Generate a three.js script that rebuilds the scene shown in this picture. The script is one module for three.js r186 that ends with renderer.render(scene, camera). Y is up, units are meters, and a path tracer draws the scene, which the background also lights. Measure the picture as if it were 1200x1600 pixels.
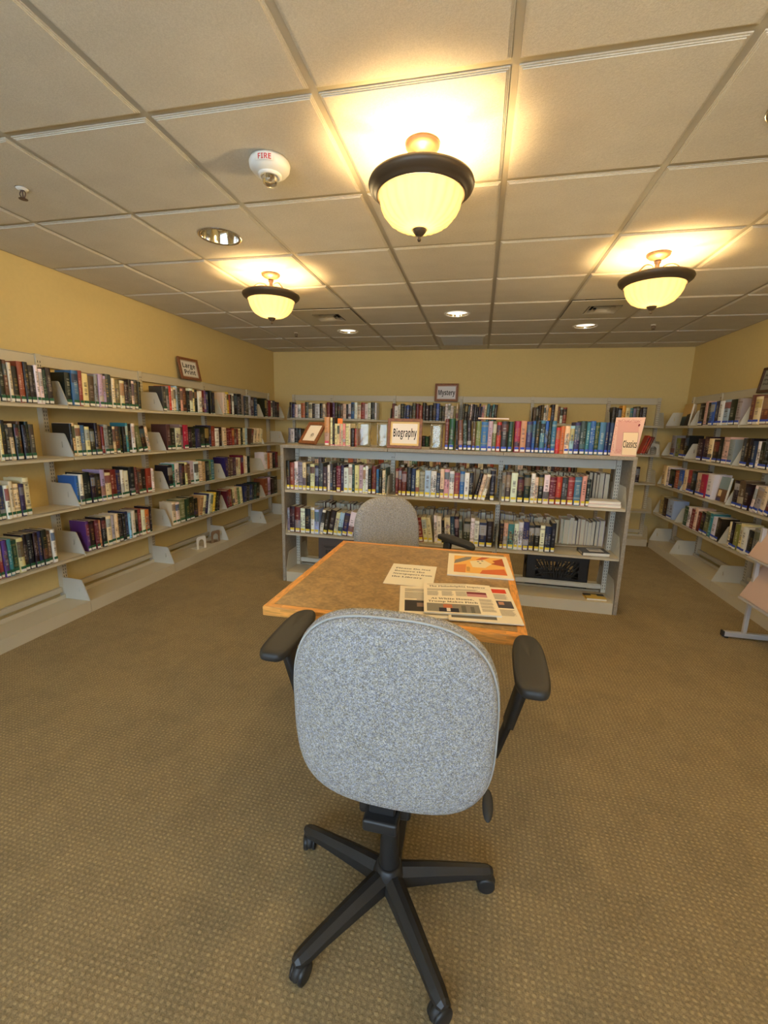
import * as THREE from 'three';
import { RoundedBoxGeometry } from 'three/addons/geometries/RoundedBoxGeometry.js';
import { mergeGeometries, mergeVertices } from 'three/addons/utils/BufferGeometryUtils.js';

// ------------------------------------------------------------------ camera, sky, exposure
const scene = new THREE.Scene();
const FOCAL = 676.03, EYE = 1.40;                       // focal length in pixels of the 1200 x 1600 frame
const camera = new THREE.PerspectiveCamera(2 * Math.atan(800 / FOCAL) * 180 / Math.PI, 0.75, 0.03, 60);
camera.position.set(0, EYE, 0);
camera.rotation.set(-0.1939, 0.2107, 0.0247, 'YXZ');
camera.updateMatrixWorld(true);
camera.updateProjectionMatrix();
scene.background = new THREE.Color().setRGB(0.62, 0.80, 1.0);   // daylight sky outside the window behind the camera
scene.backgroundIntensity = 9;
const renderer = new THREE.WebGLRenderer();
renderer.toneMapping = THREE.LinearToneMapping;
renderer.toneMappingExposure = 1.0;
renderer.shadowMap.enabled = true;
const LAMP_COLOR = new THREE.Color().setRGB(1.0, 0.735, 0.365);
const CAN_COLOR = new THREE.Color().setRGB(1.0, 0.82, 0.52);
const LAMP_POWER = 1.85, CAN_POWER = 2.6;

// ------------------------------------------------------------------ helpers
function mulberry(a) { return () => { a |= 0; a = a + 0x6D2B79F5 | 0; let t = Math.imul(a ^ a >>> 15, 1 | a); t = t + Math.imul(t ^ t >>> 7, 61 | t) ^ t; return ((t ^ t >>> 14) >>> 0) / 4294967296; }; }
const rnd = mulberry(20417);
const V = (x, y, z) => new THREE.Vector3(x, y, z);
const taken = new Map();
function numbered(name) {
  const n = taken.get(name) ?? 0; taken.set(name, n + 1);
  return n ? `${name}_${String(n).padStart(3, '0')}` : name;
}
function shade(o) { o.castShadow = true; o.receiveShadow = true; return o; }
function part(name, geo, mat, parent, pos, rot) {
  const m = shade(new THREE.Mesh(geo, mat)); m.name = name;
  if (pos) m.position.set(...pos);
  if (rot) m.rotation.set(...rot);
  parent.add(m); return m;
}
function thing(name, label, category, pos = [0, 0, 0], turn = 0, group) {
  const o = new THREE.Group(); o.name = numbered(name); o.position.set(...pos); o.rotation.y = turn;
  o.userData = { label, category }; if (group) o.userData.group = group;
  scene.add(o); return o;
}
function structure(name, geo, mat, label, category) {
  const m = geo ? shade(new THREE.Mesh(geo, mat)) : new THREE.Group();
  m.name = name; m.userData = { kind: 'structure', label, category }; scene.add(m); return m;
}
function boxAt(x0, x1, y0, y1, z0, z1) { const g = new THREE.BoxGeometry(x1 - x0, y1 - y0, z1 - z0); g.translate((x0 + x1) / 2, (y0 + y1) / 2, (z0 + z1) / 2); return g; }
function rboxAt(x0, x1, y0, y1, z0, z1, r = 0.004, s = 2) { const g = new RoundedBoxGeometry(x1 - x0, y1 - y0, z1 - z0, s, r); g.translate((x0 + x1) / 2, (y0 + y1) / 2, (z0 + z1) / 2); return g; }
const merge = (...g) => mergeGeometries(g.flat().map(a => (a.index ? a.toNonIndexed() : a)), false);
function metric(g) {                                     // box-mapped uv in metres
  const h = g.index ? g.toNonIndexed() : g, p = h.attributes.position, n = h.attributes.normal, uv = new Float32Array(p.count * 2);
  for (let i = 0; i < p.count; i++) {
    const ax = Math.abs(n.getX(i)), ay = Math.abs(n.getY(i)), az = Math.abs(n.getZ(i));
    if (ay >= ax && ay >= az) { uv[2 * i] = p.getX(i); uv[2 * i + 1] = p.getZ(i); }
    else if (ax >= az) { uv[2 * i] = p.getZ(i); uv[2 * i + 1] = p.getY(i); }
    else { uv[2 * i] = p.getX(i); uv[2 * i + 1] = p.getY(i); }
  }
  h.setAttribute('uv', new THREE.BufferAttribute(uv, 2)); return h;
}
function tube(points, r, seg = 24, rad = 10, closed = false) { return new THREE.TubeGeometry(new THREE.CatmullRomCurve3(points.map(p => V(...p)), closed), seg, r, rad, closed); }
function cyl(r0, r1, y0, y1, n = 32, x = 0, z = 0) { const g = new THREE.CylinderGeometry(r1, r0, y1 - y0, n); g.translate(x, (y0 + y1) / 2, z); return g; }
function lathe(pts, n = 48) { return new THREE.LatheGeometry(pts.map(p => new THREE.Vector2(...p)), n); }
// rings of 3-D points joined into one closed smooth skin
function loft(rings, capA = true, capB = true, unfold = false) {
  const n = rings[0].length, pos = [], idx = [];
  rings.forEach(r => r.forEach(p => pos.push(...p)));
  for (let i = 0; i + 1 < rings.length; i++) for (let j = 0; j < n; j++) {
    const a = i * n + j, b = i * n + (j + 1) % n, c = a + n, d = b + n; idx.push(a, b, c, b, d, c);
  }
  const cap = (k, flip) => {
    const c = [0, 0, 0]; rings[k].forEach(p => { for (let q = 0; q < 3; q++) c[q] += p[q] / n; });
    const at = pos.length / 3; pos.push(...c);
    for (let j = 0; j < n; j++) { const a = k * n + j, b = k * n + (j + 1) % n; flip ? idx.push(at, a, b) : idx.push(at, b, a); }
  };
  if (capA) cap(0, false);
  if (capB) cap(rings.length - 1, true);
  const g = new THREE.BufferGeometry(); g.setAttribute('position', new THREE.Float32BufferAttribute(pos, 3)); g.setIndex(idx); g.computeVertexNormals();
  const uv = new Float32Array(pos.length / 3 * 2); for (let i = 0; i < pos.length / 3; i++) { const x = pos[3 * i], y = pos[3 * i + 1], z = pos[3 * i + 2]; uv[2 * i] = unfold ? x - z * x / 0.24 : x; uv[2 * i + 1] = unfold ? y - z * y / 0.26 : y + z * 0.5; }
  g.setAttribute('uv', new THREE.BufferAttribute(uv, 2)); return g;
}
const std = (o) => new THREE.MeshStandardMaterial(o);
const lin = (r, g, b) => new THREE.Color().setRGB(r, g, b);

// ------------------------------------------------------------------ procedural textures
function dataTex(w, h, fn, srgb, rx = 1, ry = 1) {
  const d = new Uint8Array(w * h * 4);
  for (let y = 0; y < h; y++) for (let x = 0; x < w; x++) { const c = fn(x, y), i = 4 * (y * w + x); d[i] = c[0]; d[i + 1] = c[1]; d[i + 2] = c[2]; d[i + 3] = 255; }
  const t = new THREE.DataTexture(d, w, h); t.wrapS = t.wrapT = THREE.RepeatWrapping; t.magFilter = THREE.LinearFilter; t.minFilter = THREE.LinearMipmapLinearFilter; t.generateMipmaps = true;
  if (srgb) t.colorSpace = THREE.SRGBColorSpace; t.repeat.set(rx, ry); t.needsUpdate = true; return t;
}
function tileNoise(size, cells, seed) {                  // periodic value noise, 0..1
  const r = mulberry(seed), g = Array.from({ length: cells * cells }, r), s = t => t * t * (3 - 2 * t);
  return (x, y) => {
    const u = x / size * cells, v = y / size * cells, i = Math.floor(u), j = Math.floor(v), a = s(u - i), b = s(v - j), at = (p, q) => g[((q % cells + cells) % cells) * cells + (p % cells + cells) % cells];
    return (at(i, j) * (1 - a) + at(i + 1, j) * a) * (1 - b) + (at(i, j + 1) * (1 - a) + at(i + 1, j + 1) * a) * b;
  };
}
const clamp = v => Math.max(0, Math.min(255, v));
// carpet: woven loops in rows, a paler tuft in each cell
const CN = 1024, CX = 40, CY = 52, cr = mulberry(7), tuft = Array.from({ length: CX * CY }, () => 0.45 + cr() * 0.75), cw1 = tileNoise(CN, 9, 3), cw2 = tileNoise(CN, 180, 5), cw3 = tileNoise(CN, 512, 6);
function carpetH(x, y) {
  const u = x / CN * CX, v = y / CN * CY, j = Math.floor(v), uo = u + (j % 2) * 0.12, i = Math.floor(uo) % CX, fu = uo - Math.floor(uo) - 0.5, fv = v - j - 0.5;
  const d = Math.pow(Math.abs(fu) / 0.36, 2.6) + Math.pow(Math.abs(fv) / 0.36, 2.6);
  return Math.max(0, 1 - d) * tuft[(j % CY) * CX + i];
}
const carpetMap = dataTex(CN, CN, (x, y) => {
  const h = carpetH(x, y), n = (cw3(x, y) - 0.5) * 30 + (cw2(x, y) - 0.5) * 26 + (cw1(x, y) - 0.5) * 12, k = 148 + n + h * 30;
  return [clamp(k), clamp(k * 0.895), clamp(k * 0.69)];
}, true, 1 / 0.72, 1 / 0.72);
const carpetBump = dataTex(CN, CN, (x, y) => { const k = clamp(80 + carpetH(x, y) * 120 + (cw3(x, y) - 0.5) * 60); return [k, k, k]; }, false, 1 / 0.72, 1 / 0.72);
const tw1 = tileNoise(512, 220, 11), tw2 = tileNoise(512, 60, 12), tw3 = tileNoise(512, 6, 13);
const plasterBump = dataTex(512, 512, (x, y) => { const k = clamp(128 + (tw1(x, y) - 0.5) * 130 + (tw2(x, y) - 0.5) * 90); return [k, k, k]; }, false, 1 / 0.5, 1 / 0.5);
const tileMap = dataTex(512, 512, (x, y) => { const k = 208 + (tw1(x, y) - 0.5) * 16 + (tw3(x, y) - 0.5) * 6; return [clamp(k), clamp(k - 6), clamp(k - 20)]; }, true, 1 / 0.5, 1 / 0.5);
const wallMap = dataTex(256, 256, ((a, b) => (x, y) => { const k = 1 + (a(x, y) - 0.5) * 0.016 + (b(x, y) - 0.5) * 0.012; return [clamp(212 * k), clamp(188 * k), clamp(126 * k)]; })(tileNoise(256, 90, 21), tileNoise(256, 5, 22)), true, 1 / 1.3, 1 / 1.3);
const fr = mulberry(31), fn1 = tileNoise(512, 170, 32), fn2 = tileNoise(512, 90, 33), fn3 = tileNoise(512, 256, 35);
function fabricTone(x, y) { const s = fn3(x, y) * 0.5 + fn1(x, y) * 0.3 + fn2(x, y) * 0.2; return (s - 0.5) * 2.2; }
const fabricMap = dataTex(512, 512, (x, y) => { const k = 152 + fabricTone(x, y) * 74 + (fr() - 0.5) * 26, w = (fn2(y, x) - 0.5) * 26; return [clamp(k - w * 0.3 + 2), clamp(k), clamp(k + w - 3)]; }, true, 1 / 0.33, 1 / 0.33);
const fabricBump = dataTex(512, 512, (x, y) => { const k = clamp(128 + fabricTone(x, y) * 110); return [k, k, k]; }, false, 1 / 0.33, 1 / 0.33);
const ln1 = tileNoise(512, 14, 41), ln2 = tileNoise(512, 60, 42), ln3 = tileNoise(512, 250, 43);
const laminateMap = dataTex(512, 512, (x, y) => { const k = 1 + (ln1(x, y) - 0.5) * 0.16 + (ln2(x, y) - 0.5) * 0.22 + (ln3(x, y) - 0.5) * 0.14; return [clamp(166 * k), clamp(134 * k), clamp(86 * k)]; }, true, 1 / 0.6, 1 / 0.6);
const on1 = tileNoise(512, 5, 51), on2 = tileNoise(512, 128, 52);
const oakMap = dataTex(512, 512, (x, y) => { const k = 1 + (on1(x * 0.6, y * 4) - 0.5) * 0.12 + (on2(x * 0.125, y) - 0.5) * 0.2; return [clamp(230 * k), clamp(160 * k), clamp(76 * k)]; }, true, 1 / 0.4, 1 / 0.4);
const walnutMap = dataTex(256, 256, ((a, b) => (x, y) => { const k = 1 + (a(x, y * 3) - 0.5) * 0.3 + (b(x, y) - 0.5) * 0.15; return [clamp(128 * k), clamp(78 * k), clamp(44 * k)]; })(tileNoise(256, 12, 61), tileNoise(256, 100, 62)), true, 1 / 0.15, 1 / 0.15);
const greyLamMap = dataTex(256, 256, ((a, b) => (x, y) => { const k = 1 + (a(x, y) - 0.5) * 0.26 + (b(x, y) - 0.5) * 0.12; return [clamp(150 * k), clamp(141 * k), clamp(126 * k)]; })(tileNoise(256, 110, 71), tileNoise(256, 20, 72)), true, 1 / 0.25, 1 / 0.25);

const M = {
  carpet: std({ map: carpetMap, bumpMap: carpetBump, bumpScale: 0.0016, roughness: 1, color: lin(0.86, 0.80, 0.68) }),
  wall: std({ map: wallMap, bumpMap: plasterBump, bumpScale: 0.00015, roughness: 0.85 }),
  tile: std({ map: tileMap, bumpMap: plasterBump, bumpScale: 0.0008, roughness: 0.95 }),
  bar: std({ color: lin(0.46, 0.42, 0.33), roughness: 0.7 }),
  slab: std({ color: lin(0.3, 0.3, 0.3), roughness: 1 }),
  steel: std({ color: lin(0.56, 0.50, 0.37), roughness: 0.5, metalness: 0.0 }),
  plate: std({ color: lin(0.58, 0.56, 0.48), roughness: 0.42 }),
  slot: std({ color: lin(0.03, 0.03, 0.03), roughness: 0.9 }),
  greyLam: std({ map: greyLamMap, roughness: 0.55 }),
  fabric: std({ map: fabricMap, bumpMap: fabricBump, bumpScale: 0.0012, roughness: 1 }),
  pipe: std({ color: lin(0.42, 0.42, 0.40), roughness: 1 }),
  black: std({ color: lin(0.018, 0.018, 0.019), roughness: 0.45 }),
  softBlack: std({ color: lin(0.022, 0.021, 0.02), roughness: 0.55 }),
  laminate: std({ map: laminateMap, roughness: 0.38 }),
  oak: std({ map: oakMap, roughness: 0.4 }),
  walnut: std({ map: walnutMap, roughness: 0.45 }),
  bronze: std({ color: lin(0.085, 0.058, 0.034), roughness: 0.45, metalness: 0.2 }),
  nickel: std({ color: lin(0.13, 0.085, 0.065), roughness: 0.45, metalness: 0.4 }),
  chrome: std({ color: lin(0.78, 0.75, 0.70), roughness: 0.12, metalness: 1 }),
  whitePlastic: std({ color: lin(0.78, 0.77, 0.72), roughness: 0.45 }),
  paper: std({ color: lin(0.82, 0.79, 0.70), roughness: 0.9 }),
  pages: std({ color: lin(0.70, 0.63, 0.48), roughness: 0.95 }),
  silver: std({ color: lin(0.55, 0.55, 0.57), roughness: 0.35, metalness: 0.35 }),
  pinkPanel: std({ color: lin(0.56, 0.40, 0.33), roughness: 0.6 }),
  glass: new THREE.MeshPhysicalMaterial({ color: 0xffffff, transmission: 1, thickness: 0, roughness: 0.02, ior: 1.5 }),
};
function canvas(w, h, draw) {
  const c = document.createElement('canvas'); c.width = w; c.height = h; const g = c.getContext('2d'); draw(g, w, h);
  const t = new THREE.CanvasTexture(c); t.colorSpace = THREE.SRGBColorSpace; return t;
}
const print = (w, h, draw, rough = 0.85) => std({ map: canvas(w, h, draw), roughness: rough });

// ------------------------------------------------------------------ the room
const XL = -3.0, XR = 2.44, ZB = -6.094, ZF = 2.3, HC = 2.43, TOP = 2.66, TILE = 0.6096;
structure('floor', metric(boxAt(XL - 0.12, XR + 0.12, -0.08, 0, ZB - 0.12, ZF + 0.12)), M.carpet, 'brown woven carpet covering the library floor', 'floor');
structure('wall_left', metric(boxAt(XL - 0.12, XL, 0, TOP, ZB - 0.12, ZF + 0.12)), M.wall, 'plain yellow painted wall behind the Large Print shelves', 'wall');
structure('wall_right', metric(boxAt(XR, XR + 0.12, 0, TOP, ZB - 0.12, ZF + 0.12)), M.wall, 'plain yellow painted wall opposite the Large Print shelves', 'wall');
structure('wall_back', metric(boxAt(XL, XR, 0, TOP, ZB - 0.12, ZB)), M.wall, 'plain yellow painted wall behind the Mystery shelves', 'wall');
{ // the wall with the window behind the camera
  const w0 = -2.7, w1 = 1.3, y0 = 0.75, y1 = 2.25;
  structure('wall_front', metric(merge(boxAt(XL, w0, 0, TOP, ZF, ZF + 0.12), boxAt(w1, XR, 0, TOP, ZF, ZF + 0.12), boxAt(w0, w1, 0, y0, ZF, ZF + 0.12), boxAt(w0, w1, y1, TOP, ZF, ZF + 0.12))), M.wall, 'yellow painted window wall facing the bookcase', 'wall');
  const win = structure('window_1', null, null, 'wide daylight window facing the shelves', 'window');
  const f = M.whitePlastic;
  part('window_frame', merge(boxAt(w0, w1, y0, y0 + 0.05, ZF + 0.02, ZF + 0.1), boxAt(w0, w1, y1 - 0.05, y1, ZF + 0.02, ZF + 0.1), boxAt(w0, w0 + 0.05, y0, y1, ZF + 0.02, ZF + 0.1), boxAt(w1 - 0.05, w1, y0, y1, ZF + 0.02, ZF + 0.1)), f, win);
  for (const k of [1, 2]) part('mullion', boxAt(w0 + (w1 - w0) * k / 3 - 0.025, w0 + (w1 - w0) * k / 3 + 0.025, y0 + 0.05, y1 - 0.05, ZF + 0.03, ZF + 0.09), f, win);
  for (const k of [0, 1, 2]) { const a = w0 + (w1 - w0) * k / 3, b = w0 + (w1 - w0) * (k + 1) / 3, p = new THREE.PlaneGeometry(b - a, y1 - y0); p.translate((a + b) / 2, (y0 + y1) / 2, ZF + 0.06); part('pane', p, M.glass, win); }
  part('window_sill', rboxAt(w0 - 0.03, w1 + 0.03, y0 - 0.03, y0, ZF - 0.06, ZF + 0.02), f, win);
}

// ceiling: lay-in tiles with stepped edges in a steel grid, each tile a piece of its own
const GX0 = -1.1891, GZ0 = -1.4987, colX = j => GX0 + TILE * j, rowZ = i => GZ0 - TILE * i;
const cellX = j => colX(j + 0.5), cellZ = i => rowZ(i + 0.5);
const ceiling = structure('ceiling', null, null, 'off-white suspended tile ceiling with steel grid', 'ceiling');
part('ceiling_slab', boxAt(XL, XR, 2.62, TOP, ZB, ZF), M.slab, ceiling);
const HOLE = 0.108, cans = [[-0.5, 1.5], [-0.5, 5.5], [1.5, 4.5], [3.5, 5.5], [3.5, 0.5]].map(([j, i]) => [j - 0.5, i - 0.5]);  // [column, row] of the recessed downlights
const vents = [[-1, 4], [3, 4]], grille = [1, 6];
function stepped(w, d, face) {                            // edges go up in three small steps to the bar
  const lv = [[0.028, -0.008], [0.023, -0.008], [0.023, -0.0055], [0.018, -0.0055], [0.018, -0.003], [0.0125, -0.003], [0.0125, 0.008]];
  const pos = [], q = (a, b, c, e) => pos.push(...a, ...b, ...c, ...a, ...c, ...e);
  const ring = ([m, y]) => [[-w / 2 + m, y, -d / 2 + m], [w / 2 - m, y, -d / 2 + m], [w / 2 - m, y, d / 2 - m], [-w / 2 + m, y, d / 2 - m]];
  for (let k = 0; k + 1 < lv.length; k++) { const a = ring(lv[k]), b = ring(lv[k + 1]); for (let s = 0; s < 4; s++) q(a[s], a[(s + 1) % 4], b[(s + 1) % 4], b[s]); }
  if (face === 'hole') {
    const m = 0.028, sh = new THREE.Shape([[-w / 2 + m, -d / 2 + m], [w / 2 - m, -d / 2 + m], [w / 2 - m, d / 2 - m], [-w / 2 + m, d / 2 - m]].map(p => new THREE.Vector2(...p)));
    const h = new THREE.Path(); h.absarc(0, 0, HOLE, 0, Math.PI * 2, true); sh.holes.push(h);
    const g = new THREE.ShapeGeometry(sh, 24).toNonIndexed(), p = g.attributes.position; for (let i = 0; i < p.count; i++) pos.push(p.getX(i), -0.008, p.getY(i));
  } else { const a = ring(lv[0]); q(a[0], a[3], a[2], a[1]); }
  const g = new THREE.BufferGeometry(); g.setAttribute('position', new THREE.Float32BufferAttribute(pos, 3)); g.computeVertexNormals();
  // turn every face to look down or towards the groove
  return metric(g);
}
const tileCache = new Map();
M.tile.side = THREE.DoubleSide;
for (let i = -7; i <= 7; i++) for (let j = -3; j <= 5; j++) {
  const x0 = Math.max(XL, colX(j)), x1 = Math.min(XR, colX(j + 1)), z1 = Math.min(ZF, rowZ(i)), z0 = Math.max(ZB, rowZ(i + 1));
  if (x1 - x0 < 0.05 || z1 - z0 < 0.05) continue;
  if (vents.some(v => v[0] === j && v[1] === i)) continue;
  const hole = cans.some(c => c[0] === j && c[1] === i), key = `${(x1 - x0).toFixed(3)} ${(z1 - z0).toFixed(3)} ${hole}`;
  if (!tileCache.has(key)) tileCache.set(key, stepped(x1 - x0, z1 - z0, hole ? 'hole' : 'plain'));
  part('ceiling_tile', tileCache.get(key), M.tile, ceiling, [(x0 + x1) / 2, HC + 0.002, (z0 + z1) / 2]);
}
for (let j = -2; j <= 5; j++) part('grid_bar', boxAt(colX(j) - 0.012, colX(j) + 0.012, HC + 0.002, HC + 0.03, ZB, ZF), M.bar, ceiling);
for (let i = -6; i <= 7; i++) part('grid_bar', boxAt(XL, XR, HC + 0.0025, HC + 0.03, rowZ(i) - 0.012, rowZ(i) + 0.012), M.bar, ceiling);
part('wall_angle', merge(boxAt(XL, XL + 0.016, HC - 0.001, HC + 0.03, ZB, ZF), boxAt(XR - 0.016, XR, HC - 0.001, HC + 0.03, ZB, ZF), boxAt(XL, XR, HC - 0.001, HC + 0.03, ZB, ZB + 0.016), boxAt(XL, XR, HC - 0.001, HC + 0.03, ZF - 0.016, ZF)), M.bar, ceiling);

// ------------------------------------------------------------------ ceiling fittings
const CY0 = HC - 0.006;                                  // face of a tile
const glow = new THREE.MeshPhysicalMaterial({ color: lin(0.95, 0.74, 0.34), roughness: 1, transmission: 0.05, thickness: 0, emissive: lin(1.0, 0.60, 0.16), emissiveIntensity: 0.5, side: THREE.DoubleSide });
const bowlGeo = (() => {                                 // ribbed glass bowl
  const prof = [[0.153, 2.262], [0.152, 2.24], [0.146, 2.215], [0.134, 2.19], [0.112, 2.165], [0.08, 2.147], [0.045, 2.139], [0.02, 2.137]], n = 96, rings = [];
  for (const [r, y] of prof) { const ring = []; for (let k = 0; k < n; k++) { const a = k / n * Math.PI * 2, rr = r * (1 + 0.03 * Math.cos(a * 22) * Math.min(1, r / 0.08)); ring.push([Math.cos(a) * rr, y, Math.sin(a) * rr]); } rings.push(ring); }
  return loft(rings, false, true);
})();
const brimGeo = lathe([[0.150, 2.262], [0.158, 2.250], [0.166, 2.247], [0.168, 2.256], [0.180, 2.262], [0.192, 2.272], [0.197, 2.284], [0.193, 2.294], [0.183, 2.297], [0.165, 2.288], [0.152, 2.276], [0.150, 2.262]], 72);
function ceilingLamp(label, x, z) {
  const t = thing('ceiling_lamp', label, 'ceiling lamp', [x, 0, z], 0, 'semi-flush bowl lamps on the ceiling');
  part('canopy', lathe([[0, CY0 - 0.036], [0.022, CY0 - 0.036], [0.03, CY0 - 0.028], [0.05, CY0 - 0.022], [0.062, CY0 - 0.012], [0.064, CY0], [0, CY0]], 40), M.nickel, t);
  part('stem', lathe([[0, 2.255], [0.012, 2.258], [0.012, 2.30], [0.02, 2.318], [0.021, 2.336], [0.012, 2.35], [0.012, 2.368], [0.018, 2.376], [0.018, CY0 - 0.034], [0, CY0 - 0.034]], 28), M.nickel, t);
  for (let k = 0; k < 3; k++) {
    const a = k * Math.PI * 2 / 3 + 0.5, c = Math.cos(a), s = Math.sin(a), P = (r, y) => [c * r, y, s * r];
    part('arm', tube([P(0.015, 2.325), P(0.04, 2.352), P(0.085, 2.352), P(0.125, 2.32), P(0.158, 2.284)], 0.0045, 20, 8), M.nickel, t);
  }
  part('brim', brimGeo, M.bronze, t);
  part('lamp_bowl', bowlGeo, glow, t);
  part('finial', lathe([[0, 2.097], [0.005, 2.098], [0.0075, 2.104], [0.005, 2.110], [0.004, 2.116], [0.014, 2.119], [0.024, 2.130], [0.029, 2.142], [0.026, 2.147], [0, 2.147]], 28), M.bronze, t);
  const l = new THREE.PointLight(LAMP_COLOR, LAMP_POWER, 0, 2); l.position.set(0, 2.19, 0); l.shadow.radius = 2.2; l.castShadow = true; l.name = 'lamp_glow'; t.add(l);
  return t;
}
ceilingLamp('bronze rimmed glass bowl ceiling lamp hanging above the reading table', cellX(1), cellZ(0));
ceilingLamp('bronze rimmed glass bowl ceiling lamp near the Large Print wall, beside an air vent', cellX(-1), cellZ(2));
ceilingLamp('bronze rimmed glass bowl ceiling lamp above the Classics end of the island bookcase', cellX(3), cellZ(2));
ceilingLamp('bronze rimmed glass bowl ceiling lamp over the floor opposite the Large Print wall', cellX(3), cellZ(-2));

function downlight(label, j, i, lit) {
  const t = thing('downlight', label, 'downlight', [cellX(j), 0, cellZ(i)], 0, 'round recessed downlights');
  part('trim_ring', lathe([[0.100, CY0 + 0.002], [0.100, CY0 - 0.003], [0.108, CY0 - 0.005], [0.116, CY0 - 0.003], [0.117, CY0], [0.100, CY0 + 0.002]], 48), lit ? M.whitePlastic : M.chrome, t);
  part('reflector', lathe([[0.100, CY0 + 0.001], [0.094, CY0 + 0.03], [0.080, CY0 + 0.07], [0.055, CY0 + 0.11], [0.03, CY0 + 0.125], [0, CY0 + 0.126]], 48), Object.assign(M.chrome, { side: THREE.DoubleSide }), t);
  if (lit) {
    part('lamp_lens', lathe([[0, CY0 + 0.012], [0.05, CY0 + 0.013], [0.097, CY0 + 0.016], [0.097, CY0 + 0.02], [0, CY0 + 0.02]], 40), canGlow, t);
    const l = new THREE.SpotLight(CAN_COLOR, CAN_POWER, 0, 1.05, 0.6, 2); l.position.set(0, CY0 + 0.004, 0); l.target.position.set(0, 0, 0); l.shadow.radius = 2; l.castShadow = true; l.name = 'downlight_glow'; t.add(l); t.add(l.target);
  } else { const g = new THREE.SphereGeometry(0.032, 20, 12); g.scale(1, 1.4, 1); g.translate(0, CY0 + 0.075, 0); part('lamp_bulb', g, M.whitePlastic, t); }
}
const canGlow = std({ color: lin(0.9, 0.85, 0.7), emissive: lin(1, 0.9, 0.74), emissiveIntensity: 1.6 });
downlight('unlit chrome lined recessed downlight between smoke alarm and bowl lamp', -1, 1, false);
downlight('lit recessed downlight in the ceiling row beyond an air vent, near the Large Print wall', -1, 5, true);
downlight('lit recessed downlight in line with the table lamp, before the return grille', 1, 4, true);
downlight('lit recessed downlight just beyond the air vent above the Classics end', 3, 5, true);
downlight('unlit recessed downlight at the ceiling above the wall opposite Large Print', 3, 0, false);

function ventPanel(label, j, i) {
  const t = thing('air_vent', label, 'air vent', [cellX(j), CY0, cellZ(i)], 0, 'square ceiling air vents');
  const h = TILE / 2 - 0.014, vm = std({ color: lin(0.55, 0.51, 0.42), roughness: 0.6 });
  const sh = new THREE.Shape([[-h, -h], [h, -h], [h, h], [-h, h]].map(p => new THREE.Vector2(...p))), o = new THREE.Path([[-0.13, -0.13], [-0.13, 0.13], [0.13, 0.13], [0.13, -0.13]].map(p => new THREE.Vector2(...p))); sh.holes.push(o);
  const g = new THREE.ExtrudeGeometry(sh, { depth: 0.004, bevelEnabled: false }); g.rotateX(Math.PI / 2); g.translate(0, 0.002, 0);
  part('vent_panel', g, vm, t);
  part('duct_box', merge(boxAt(-0.14, 0.14, 0.08, 0.084, -0.14, 0.14), boxAt(-0.134, -0.13, 0, 0.08, -0.13, 0.13), boxAt(0.13, 0.134, 0, 0.08, -0.13, 0.13), boxAt(-0.134, 0.134, 0, 0.08, -0.134, -0.13), boxAt(-0.134, 0.134, 0, 0.08, 0.13, 0.134)), M.slot, t);
  for (const [r, y] of [[0.125, 0.0], [0.09, -0.001], [0.055, -0.002]]) {        // square louvre cones
    const c = new THREE.CylinderGeometry(r * 1.02, r * 1.414, 0.024, 4, 1, true); c.rotateY(Math.PI / 4); c.translate(0, y + 0.008, 0);
    part('louvre', c, ventSide, t);
  }
}
const ventSide = std({ color: lin(0.55, 0.51, 0.42), roughness: 0.6, side: THREE.DoubleSide });
ventPanel('square louvred air vent in the ceiling beyond the Large Print side bowl lamp', ...vents[0]);
ventPanel('square louvred air vent in the ceiling beyond the Classics side bowl lamp', ...vents[1]);
{
  const t = thing('return_grille', 'pale slatted return grille in the ceiling close to the Mystery wall', 'air grille', [cellX(grille[0]), CY0, cellZ(grille[1])]);
  part('grille_frame', merge(boxAt(-0.26, 0.26, -0.006, 0, -0.26, -0.235), boxAt(-0.26, 0.26, -0.006, 0, 0.235, 0.26), boxAt(-0.26, -0.235, -0.006, 0, -0.235, 0.235), boxAt(0.235, 0.26, -0.006, 0, -0.235, 0.235)), ventSide, t);
  for (let k = 0; k < 14; k++) part('slat', boxAt(-0.235, 0.235, -0.001, 0.001, -0.012, 0.012), ventSide, t, [0, -0.007, -0.218 + k * 0.0335], [0.5, 0, 0]);
}
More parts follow.
